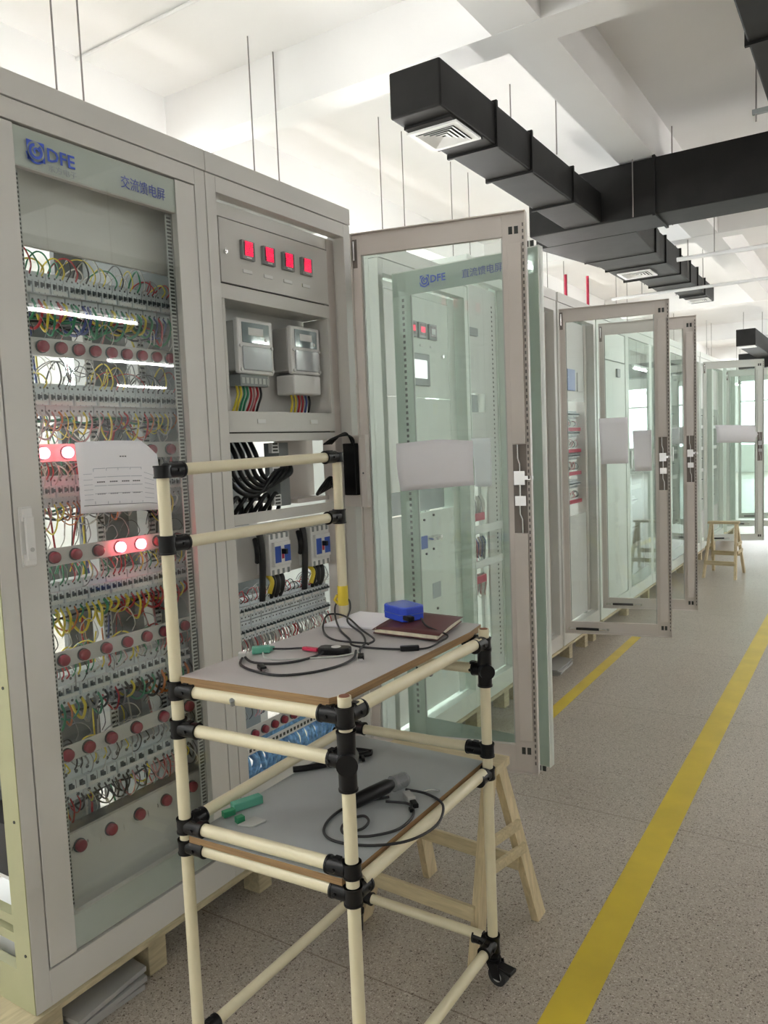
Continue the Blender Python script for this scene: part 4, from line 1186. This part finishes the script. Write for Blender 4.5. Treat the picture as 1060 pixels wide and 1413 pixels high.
# cable from the blue box
c1 = empty('usb_cable', (.55, 1.65, ZU), 'thin black looped cable from the blue box to a small plug', 'cable')
P = [(.700, 1.745, .036), (.735, 1.712, .026), (.806, 1.690, .014), (.806, 1.655, .006), (.800, 1.600, .0030), (.775, 1.575, .0028)]
Pz = [(x, y, ZU+z) for x, y, z in P]
P2 = [(.765, 1.568, .0030), (.687, 1.545, .0028), (.617, 1.545, .0028), (.575, 1.590, .0028), (.490, 1.665, .004), (.398, 1.770, .012), (.352, 1.840, .030), (.372, 1.872, .040), (.410, 1.830, .024), (.470, 1.730, .010),
      (.580, 1.638, .0075), (.640, 1.565, .0078), (.655, 1.520, .0035), (.688, 1.470, .0030)]
MB().tube(spline(Pz, 6), .0024, 8).build('lead', M['blkm'], c1)
MB().tube(spline([(x, y, ZU+z) for x, y, z in P2], 8), .0027, 8).build('looped_lead', M['blkm'], c1)
pg = MB(); pg.beam((.748, 1.556, ZU+.0062), (.786, 1.582, ZU+.0062), .016, .0115); pg.build('plug', M['blk'], c1, bevel=.002)
pg = MB(); pg.beam((.690, 1.472, ZU+.0055), (.706, 1.448, ZU+.0055), .014, .009); pg.build('usb_plug_shell', M['blk'], c1, bevel=.001)
pg = MB(); pg.beam((.706, 1.447, ZU+.0050), (.714, 1.435, ZU+.0050), .011, .005); pg.build('usb_tip', M['chrome'], c1)
c2 = cable('black_cable', [(.655, 1.556), (.545, 1.562), (.452, 1.640), (.372, 1.762), (.385, 1.795), (.448, 1.765), (.560, 1.662), (.660, 1.575), (.672, 1.530)], .0027,
           'thin black cable curling in a wide loop over the loose papers', ZU, zoff=[.006, .003, .003, .008, .008, .008, .010, .013, .012])
# programming lead with green plug, red sleeve and black module
pr = empty('programming_cable', (.56, 1.38, ZU), 'black cable with green plug, red sleeve and black module, coiled near the shelf front', 'cable')
MB().tube(spline([(.438, 1.338, ZU+.006), (.475, 1.292, ZU+.003), (.545, 1.266, ZU+.003), (.612, 1.266, ZU+.003), (.664, 1.312, ZU+.003), (.690, 1.380, ZU+.003), (.690, 1.440, ZU+.005), (.672, 1.478, ZU+.012)], 8), .0030, 8).build('lead', M['blkm'], pr)
MB().tube(spline([(.440, 1.340, ZU+.008), (.480, 1.322, ZU+.003), (.530, 1.328, ZU+.003), (.573, 1.363, ZU+.003), (.590, 1.420, ZU+.003), (.600, 1.450, ZU+.009)], 8), .0030, 8).build('lead', M['blkm'], pr)
MB().tube(spline([(.462, 1.420, ZU+.008), (.490, 1.440, ZU+.006), (.515, 1.458, ZU+.006), (.542, 1.462, ZU+.008)], 6), .0026, 8).build('lead', M['blkm'], pr)
MB().tube(spline([(.445, 1.400, ZU+.004), (.50, 1.36, ZU+.002), (.57, 1.395, ZU+.002), (.64, 1.445, ZU+.003), (.675, 1.487, ZU+.006)], 6), .0022, 6).build('clear_lead', M['strip'], pr, label='pale grey lead')
g = MB(); g.beam((.425, 1.385, ZU+.009), (.458, 1.415, ZU+.009), .026, .016); g.box(.446, .462, 1.412, 1.430, ZU+.002, ZU+.013); g.build('green_plug', M['green'], pr, bevel=.003, label='green plug')
g = MB(); g.beam((.430, 1.346, ZU+.009), (.444, 1.330, ZU+.009), .018, .016); g.build('end_connector', M['strip'], pr, bevel=.002)
for dz in (0, .008):
    g = MB(); g.beam((.528, 1.464-dz, ZU+.006+dz*.2), (.572, 1.466-dz, ZU+.006+dz*.2), .009, .009); g.build('red_sleeve', M['redp'], pr, bevel=.002, label='red sleeve')
T = Matrix.Translation((.615, 1.470, ZU+.0005)) @ Matrix.Rotation(math.radians(18), 4, 'Z')
g = MB(T); g.slab([(-.040, -.010), (-.030, -.019), (.030, -.019), (.040, -.010), (.040, .010), (.030, .019), (-.030, .019), (-.040, .010)], 0, .017); g.build('module', M['blk'], pr, bevel=.003)
g = MB(T); g.cyl((.004, -.0005, .017), (.004, -.0005, .0180), .012, 20); g.build('white_round_label', M['white'], pr, label='white round sticker')
g = MB(); g.beam((.530, 1.296, ZU+.006), (.556, 1.280, ZU+.006), .015, .010); g.build('usb_plug', M['blk'], pr, bevel=.002)
g = MB(); g.beam((.556, 1.280, ZU+.0055), (.572, 1.271, ZU+.0055), .011, .005); g.build('usb_tip', M['chrome'], pr)
# lower shelf
Z2 = .6193
cl = empty('coiled_lead', (.76, 1.44, Z2), 'black tool lead coiled in loops on the lower shelf behind the nearest post', 'cable')
MB().tube(spline([(.735, 1.575, Z2+.012), (.786, 1.592, Z2+.004), (.848, 1.560, Z2+.0035), (.882, 1.470, Z2+.0035), (.866, 1.385, Z2+.0035), (.815, 1.330, Z2+.0035), (.745, 1.300, Z2+.0035), (.690, 1.306, Z2+.0035), (.655, 1.350, Z2+.0035), (.645, 1.420, Z2+.0035), (.668, 1.480, Z2+.004),
                     (.715, 1.530, Z2+.007)], 8), .0032, 8).build('outer_loop', M['blkm'], cl)
MB().tube(spline([(.724, 1.500, Z2+.010), (.775, 1.525, Z2+.0035), (.812, 1.480, Z2+.0035), (.815, 1.410, Z2+.0035), (.782, 1.345, Z2+.0090), (.735, 1.325, Z2+.0090), (.70, 1.350, Z2+.0035), (.69, 1.390, Z2+.0035), (.712, 1.420, Z2+.006), (.738, 1.405, Z2+.006), (.745, 1.370, Z2+.006), (.725, 1.345, Z2+.0035)], 8), .0032, 8).build('inner_loop', M['blkm'], cl)
tl = empty('hand_tool', (.70, 1.49, Z2), 'black handled tool with clear dome end lying on the lower shelf coil', 'tool')
MB().tube([(.668, 1.412, Z2+.022), (.676, 1.440, Z2+.024), (.688, 1.490, Z2+.025), (.700, 1.545, Z2+.025), (.704, 1.562, Z2+.024)], [.012, .017, .018, .0175, .012], 12).build('handle', M['blk'], tl)
g = MB(); g.cyl((.705, 1.563, Z2+.024), (.716, 1.598, Z2+.024), .020, 18, cap=True); g.dome((.716, 1.598, Z2+.024), .020, (.30, .95, 0), .8, n=18, k=5); g.build('clear_dome', M['cleardome'], tl)
g = MB(); g.beam((.745, 1.560, Z2+.010), (.778, 1.535, Z2+.010), .020, .016); g.build('grey_connector', M['sheet'], tl, bevel=.003)
g = MB(); g.beam((.780, 1.533, Z2+.008), (.800, 1.515, Z2+.008), .015, .011, 0); g.beam((.790, 1.505, Z2+.006), (.802, 1.494, Z2+.006), .010, .009, 0); g.build('black_plug', M['blk'], tl, bevel=.002)
g = MB(); g.tube(spline([(.772, 1.600, Z2+.004), (.782, 1.614, Z2+.004), (.792, 1.622, Z2+.003), (.805, 1.624, Z2+.002)], 5), .0022, 6); g.build('wire_clip', M['chrome'], label='small bright metal clip near the far right corner of the lower shelf', cat='clip')
bs = empty('black_bracket', (.45, 1.64, Z2), 'flat black ribbed bracket on the lower shelf behind the nearest post', 'bracket')
MB().tube(spline([(.400, 1.545, Z2+.008), (.430, 1.572, Z2+.009), (.470, 1.620, Z2+.010), (.505, 1.690, Z2+.010), (.525, 1.730, Z2+.009)], 6), .0085, 8).build('lower_arm', M['blk'], bs)
MB().tube(spline([(.415, 1.660, Z2+.012), (.445, 1.685, Z2+.013), (.480, 1.720, Z2+.012), (.530, 1.735, Z2+.010)], 6), .009, 8).build('upper_arm', M['blk'], bs)
for i in range(6):
    x = .430+.017*i; y = 1.612+.019*i
    MB().beam((x-.022, y+.020, Z2+.008), (x+.020, y-.022, Z2+.008), .008, .010).build('rib', M['blk'], bs)
gb = empty('green_terminal_plug', (.44, 1.33, Z2), 'green plug-in terminal block lying on the lower shelf beside its left rail', 'terminal block')
g = MB(); g.beam((.412, 1.300, Z2+.0105), (.440, 1.372, Z2+.0105), .024, .020); g.build('body', M['green'], gb, bevel=.002)
g = MB(); g.beam((.428, 1.290, Z2+.0105), (.418, 1.262, Z2+.0105), .016, .014); g.build('latch_end', WIRE['green'], gb, bevel=.001)
MB().beam((.462, 1.260, Z2+.0075), (.468, 1.278, Z2+.0075), .016, .014).build('green_connector', WIRE['green'], label='tiny dark green connector on the lower shelf beside a clear bag', cat='connector')
bg = MB(); bg.slab([(.474, 1.252), (.512, 1.262), (.520, 1.300), (.482, 1.302)], Z2+.0003, Z2+.0045); bg.build('small_bag', M['strip'], bevel=.001, label='small clear plastic bag of parts on the lower shelf', cat='bag')

# ------------------------------------------------------------------ wooden trestles
def trestle(name, label, Fs, top, zt, group=None):
    """Fs: four feet (near-left, near-right, far-right, far-left); top: plank centre ends"""
    o = empty(name, (sum(f[0] for f in Fs)/4, sum(f[1] for f in Fs)/4, 0), label, 'trestle')
    (xa, ya), (xb, yb) = top
    d = Vector((xb-xa, yb-ya, 0)).normalized(); n = Vector((-d.y, d.x, 0))
    MB().beam((xa-d.x*.03, ya-d.y*.03, zt-.012), (xb+d.x*.03, yb+d.y*.03, zt-.012), .095, .024).build('top_plank', M['woodh'], o, bevel=.001)
    tops = [Vector((xa, ya, 0))-n*.030, Vector((xb, yb, 0))-n*.030, Vector((xb, yb, 0))+n*.030, Vector((xa, ya, 0))+n*.030]
    for f, t in zip(Fs, tops):
        b = Vector((f[0], f[1], 0)); t = Vector((t.x, t.y, zt-.026))
        dd = (t-b).normalized()
        hw = .030; ht = .012
        s = n
        V = [b-s*hw-d*ht, b+s*hw*.2-d*ht, b+s*hw*.2+d*ht, b-s*hw+d*ht] if False else None
        # rectangular leg whose broad face follows the splay
        u = Vector((-n.x*0, 0, 0))
        a1 = [b-n*.030-d*ht, b+n*.030-d*ht, b+n*.030+d*ht, b-n*.030+d*ht]
        a2 = [t-n*.026-d*ht, t+n*.026-d*ht, t+n*.026+d*ht, t-n*.026+d*ht]
        mb = MB(); mb.hexa(a1+a2) if d.x*n.y-d.y*n.x < 0 else mb.hexa([a1[0], a1[3], a1[2], a1[1], a2[0], a2[3], a2[2], a2[1]])
        mb.build('leg', M['wood'], o, bevel=.001)
    def at(i, z):
        t = tops[i]; f = Fs[i]; k = z/(zt-.026)
        return Vector((f[0]+(t.x-f[0])*k, f[1]+(t.y-f[1])*k, z))
    for i, j in ((0, 3), (1, 2)):
        for z in ((.34, .26) if i == 1 else (.30,)):
            MB().beam(at(i, z)+d*(.018 if i else -.018), at(j, z)+d*(.018 if i else -.018), .012, .030).build('cross_rung', M['woodh'], o, bevel=.001)
    for i, j, z in ((0, 1, .155), (3, 2, .215)):
        MB().beam(at(i, z)-n*.032, at(j, z)-n*.032, .012, .045).build('side_rail', M['woodh'], o, bevel=.001)
    return o
trestle('wooden_trestle', 'small raw pine trestle standing on the floor just behind the trolley', [(.365, 1.895), (.765, 1.868), (.838, 2.168), (.425, 2.215)], ((.47, 1.985), (.785, 1.985)), .562)
trestle('wooden_trestle', 'small raw pine trestle far down the aisle by the green glass doors', [(.217, 8.39), (.523, 8.36), (.542, 8.826), (.234, 8.871)], ((.26, 8.60), (.50, 8.60)), .565)

# ------------------------------------------------------------------ pallets and sheets under the cabinets
def pallet(y0, y1, label, blocks):
    o = empty('pallet', (-.3, (y0+y1)/2, 0), label, 'pallet', 'wooden pallets under the cabinets')
    MB().box(-.64, .012, y0, y1, .116, .1295).build('deck_board', M['pallet'], o, bevel=.002)
    for yb in blocks:
        for x in (-.055, -.33, -.60): MB().box(x-.035, x+.035, yb-.032, yb+.032, 0, .1155).build('block', M['pallet'], o, bevel=.002)
pallet(.95, 2.514, 'raw wooden pallet carrying the two nearest cabinets, seen along the floor at left', (1.06, 1.40, 1.865, 2.05, 2.44))
pallet(2.62, 3.98, 'raw wooden pallet seen through the nearest open door, beneath the touch-screen cabinet', (2.70, 3.1, 3.55, 3.9))
pallet(4.0, 5.58, 'raw wooden pallet beneath the middle cabinets, beside the narrow yellow line', (4.06, 4.40, 4.98, 5.31, 5.5))
pallet(5.60, 9.45, 'raw wooden pallet under the row of green glass cabinets far back', (5.7, 6.4, 7.1, 7.9, 8.6, 9.3))
pallet(9.46, 12.1, 'raw wooden pallet under the last cabinets of the row', (9.6, 10.5, 11.4, 12.0))
def sheets(pts, n, label, dz=.011, rot=.03):
    for i in range(n):
        cx = sum(p[0] for p in pts)/4; cy = sum(p[1] for p in pts)/4; a = rot*((i*7) % 3-1)
        q = [(cx+(x-cx)*math.cos(a)-(y-cy)*math.sin(a)+.004*((i*5) % 3-1), cy+(x-cx)*math.sin(a)+(y-cy)*math.cos(a)) for x, y in pts]
        lab = label.replace('#', ('bottom' if i == 0 else 'top' if i == n-1 else 'middle' if n == 3 else ['', 'second', 'third'][i] if i < 3 else 'upper'))
        MB().slab(q, .0004+dz*i, dz*i+dz*.72).build('metal_sheet', M['sheet'], bevel=.001, label=lab, cat='metal panel', group='flat grey panels lying on the floor')
sheets([(-.26, 1.10), (.01, 1.10), (.005, 1.335), (-.22, 1.365)], 3, 'flat grey metal panel, # of the stack on the floor beneath the nearest cabinet', .020, .07)
sheets([(-.16, 4.52), (.055, 4.56), (.030, 4.86), (-.17, 4.87)], 4, 'thin grey panel, # of the small stack beside the middle pallet', .010, .06)

# ------------------------------------------------------------------ black ducts
def duct_box(mb, x0, x1, y0, y1, z0, z1): mb.box(x0, x1, y0, y1, z0, z1)
def flange(x0, x1, y, z0, z1, parent, ax='y', w=.022, e=.014):
    mb = MB()
    if ax == 'y':
        mb.box(x0-e, x1+e, y-w/2, y+w/2, z0-e, z0+.002); mb.box(x0-e, x1+e, y-w/2, y+w/2, z1-.002, z1+e)
        mb.box(x0-e, x0+.002, y-w/2, y+w/2, z0, z1); mb.box(x1-.002, x1+e, y-w/2, y+w/2, z0, z1)
    else:
        mb.box(y-w/2, y+w/2, x0-e, x1+e, z0-e, z0+.002); mb.box(y-w/2, y+w/2, x0-e, x1+e, z1-.002, z1+e)
        mb.box(y-w/2, y+w/2, x0-e, x0+.002, z0, z1); mb.box(y-w/2, y+w/2, x1-.002, x1+e, z0, z1)
    return mb.build('duct_flange', M['duct'], parent)
def diffuser(cx, cy, z, s, label):
    o = empty('air_diffuser', (cx, cy, z), label, 'air vent', 'white square diffusers under the black ducts')
    h = s/2
    f = MB()
    for (a, b, c, d_) in ((-h, h, -h, -h+.035), (-h, h, h-.035, h), (-h, -h+.035, -h+.035, h-.035), (h-.035, h, -h+.035, h-.035)):
        f.box(cx+a, cx+b, cy+c, cy+d_, z-.012, z)
    f.build('frame', M['white'], o)
    MB().box(cx-h+.036, cx+h-.036, cy-h+.036, cy+h-.036, z-.002, z).build('throat', M['slot'], o)
    for i in range(4):
        r0 = (h-.042)*(1-i*.235); r1 = r0-.022
        if r1 < .006: r1 = .006
        v = MB(); zt, zb_ = z-.003, z-.015+.002*i
        P0 = [(-r0, -r0), (r0, -r0), (r0, r0), (-r0, r0)]; P1 = [(-r1, -r1), (r1, -r1), (r1, r1), (-r1, r1)]
        vs = [(cx+x, cy+y, zb_) for x, y in P0]+[(cx+x, cy+y, zt) for x, y in P1]+[(cx+x, cy+y, zb_-.0025) for x, y in P0]+[(cx+x, cy+y, zt-.0025) for x, y in P1]
        fs = []
        for k_ in range(4):
            n = (k_+1) % 4
            fs += [(k_, n, 4+n, 4+k_), (8+n, 8+k_, 12+k_, 12+n), (8+k_, 8+n, n, k_), (4+k_, 4+n, 12+n, 12+k_)]
        v.add(vs, fs); v.build('louvre_ring', M['white'], o)
    return o
du = empty('air_duct', (-.2, 6, 3.4), 'large matt black air duct crossing under the white ceiling with branches each way', 'air duct')
main = MB(); main.box(-.87, 12.8, 6.560, 7.010, 3.246, 3.688); main.build('main_duct', M['duct'], du, bevel=.012)
for x in (.19, 1.6, 3.1, 4.6): flange(6.560, 7.010, x, 3.246, 3.688, du, 'x')
mb = MB(); mb.box(-.548, -.235, 3.754, 6.558, 3.256, 3.500); mb.build('branch_duct', M['duct'], du, bevel=.010)
mb = MB(); mb.box(-.538, -.245, 3.882, 4.287, 3.2395, 3.2555); mb.build('outlet_collar', M['duct'], du)
for y in (4.453, 5.014, 5.842): flange(-.548, -.235, y, 3.256, 3.500, du)
mb = MB(); mb.hexa([(-.985, 7.012, 3.247), (-.065, 7.012, 3.247), (-.139, 8.188, 3.247), (-.764, 8.188, 3.247), (-.985, 7.012, 3.559), (-.065, 7.012, 3.559), (-.139, 8.188, 3.513), (-.764, 8.188, 3.513)]); mb.build('taper_duct', M['duct'], du, bevel=.01)
mb = MB(); mb.box(-.755, -.148, 8.188, 9.200, 3.251, 3.513); mb.build('branch_duct', M['duct'], du, bevel=.01)
mb = MB(); mb.box(-.617, -.157, 9.200, 10.212, 3.256, 3.486); mb.build('branch_duct', M['duct'], du, bevel=.01)
mb = MB(); mb.box(-.470, -.176, 10.212, 11.454, 3.260, 3.449); mb.build('branch_duct', M['duct'], du, bevel=.01)
for x0, x1, y, z1 in ((-.801, -.120, 7.912, 3.523), (-.755, -.148, 8.464, 3.513), (-.755, -.148, 9.172, 3.513), (-.617, -.157, 9.752, 3.486), (-.617, -.157, 10.194, 3.486), (-.470, -.176, 10.764, 3.449)): flange(x0, x1, y, 3.256, z1, du)
diffuser(-.392, 4.085, 3.239, .313, 'white square air diffuser under the nearest black duct end')
diffuser(-.525, 8.832, 3.250, .350, 'white square air diffuser beneath the black duct beyond the crossing')
diffuser(-.323, 11.178, 3.259, .276, 'white square air diffuser at the far tip of the black duct')
d3 = empty('air_duct', (1.35, 4, 3.4), 'black duct entering at the top right corner of the view', 'air duct')
mb = MB(); mb.box(1.15, 1.60, 1.0, 5.6, 3.40, 3.68); mb.build('duct_run', M['duct'], d3, bevel=.01)
flange(1.15, 1.60, 4.4, 3.40, 3.68, d3)
mb = MB(); mb.box(1.06, 1.70, 5.28, 5.31, 3.372, 3.3985); mb.build('hanger_angle', M['metergrey'], d3)
for x in (1.08, 1.68): MB().cyl((x, 5.295, 3.33), (x, 5.295, ZC), .005, 6).build('hanger_rod', M['rod'], d3)
d4 = empty('air_duct', (-.8, 21, 3.4), 'small black duct end far away above the green glass doors', 'air duct')
mb = MB(); mb.box(-.783, -.415, 17.664, 20.976, 3.247, 3.587); mb.build('branch_duct', M['duct'], d4, bevel=.01)
mb = MB(); mb.box(-1.197, 12.0, 20.978, 21.53, 3.017, 3.385); mb.build('main_duct', M['duct'], d4, bevel=.01)
MB().box(-.765, -.433, 17.71, 18.03, 3.228, 3.2465).build('outlet_frame', M['white'], d4)
for (x, y) in ((-.765, 18.6), (-.43, 18.9)): MB().cyl((x, y, 3.58), (x, y, ZC), .005, 6).build('hanger_rod', M['rod'], d4)
# duct hangers
for (x, y, z) in ((-.562, 5.474, 3.49), (-.221, 5.474, 3.49), (.027, 6.545, 3.25), (.230, 7.03, 3.25), (2.25, 6.545, 3.25), (2.25, 7.03, 3.25), (-.142, 9.568, 3.26), (-.632, 9.568, 3.26), (-.77, 8.28, 3.26), (-.13, 7.36, 3.27), (-.485, 10.58, 3.26), (-.161, 10.58, 3.26)):
    MB().cyl((x, y, z), (x, y, ZC), .005, 6).build('hanger_rod', M['rod'], du)
# conduits and pipes
def run(name, a, b, r, m, label, cat='pipe', n=10): return MB().cyl(a, b, r, n).build(name, m, label=label, cat=cat)
run('conduit', (-3.6, 3.385, 4.045), (-.1, 3.355, 4.045), .011, M['white'], 'thin white conduit fixed on the ceiling above the two nearest cabinets', 'conduit')
def hung(y, x0, z, r, label):
    o = empty('conduit', ((x0+12.9)/2, y, z), label, 'conduit')
    MB().cyl((x0, y, z), (12.9, y, z), r, 12).build('tube_run', M['bulb_can'], o)
    for x in (x0+.35, x0+3.4, x0+6.5, x0+9.6): MB().cyl((x, y, z+r*.9), (x, y, ZC), .004, 6).build('hanger_rod', M['rod'], o)
hung(9.32, -.95, 3.10, .018, 'long white conduit crossing below the far tip of the black duct')
hung(8.30, .0, 3.225, .022, 'white conduit crossing just beyond the black main duct')
run('red_pipe', (-1.0, 7.86, 0), (-1.0, 7.86, 3.16), .016, M['redrod'], 'left one of two thin red vertical pipes above the middle cabinets', 'pipe')
run('red_pipe', (-1.0, 8.58, 0), (-1.0, 8.58, 3.26), .016, M['redrod'], 'right one of two thin red vertical pipes above the middle cabinets', 'pipe')
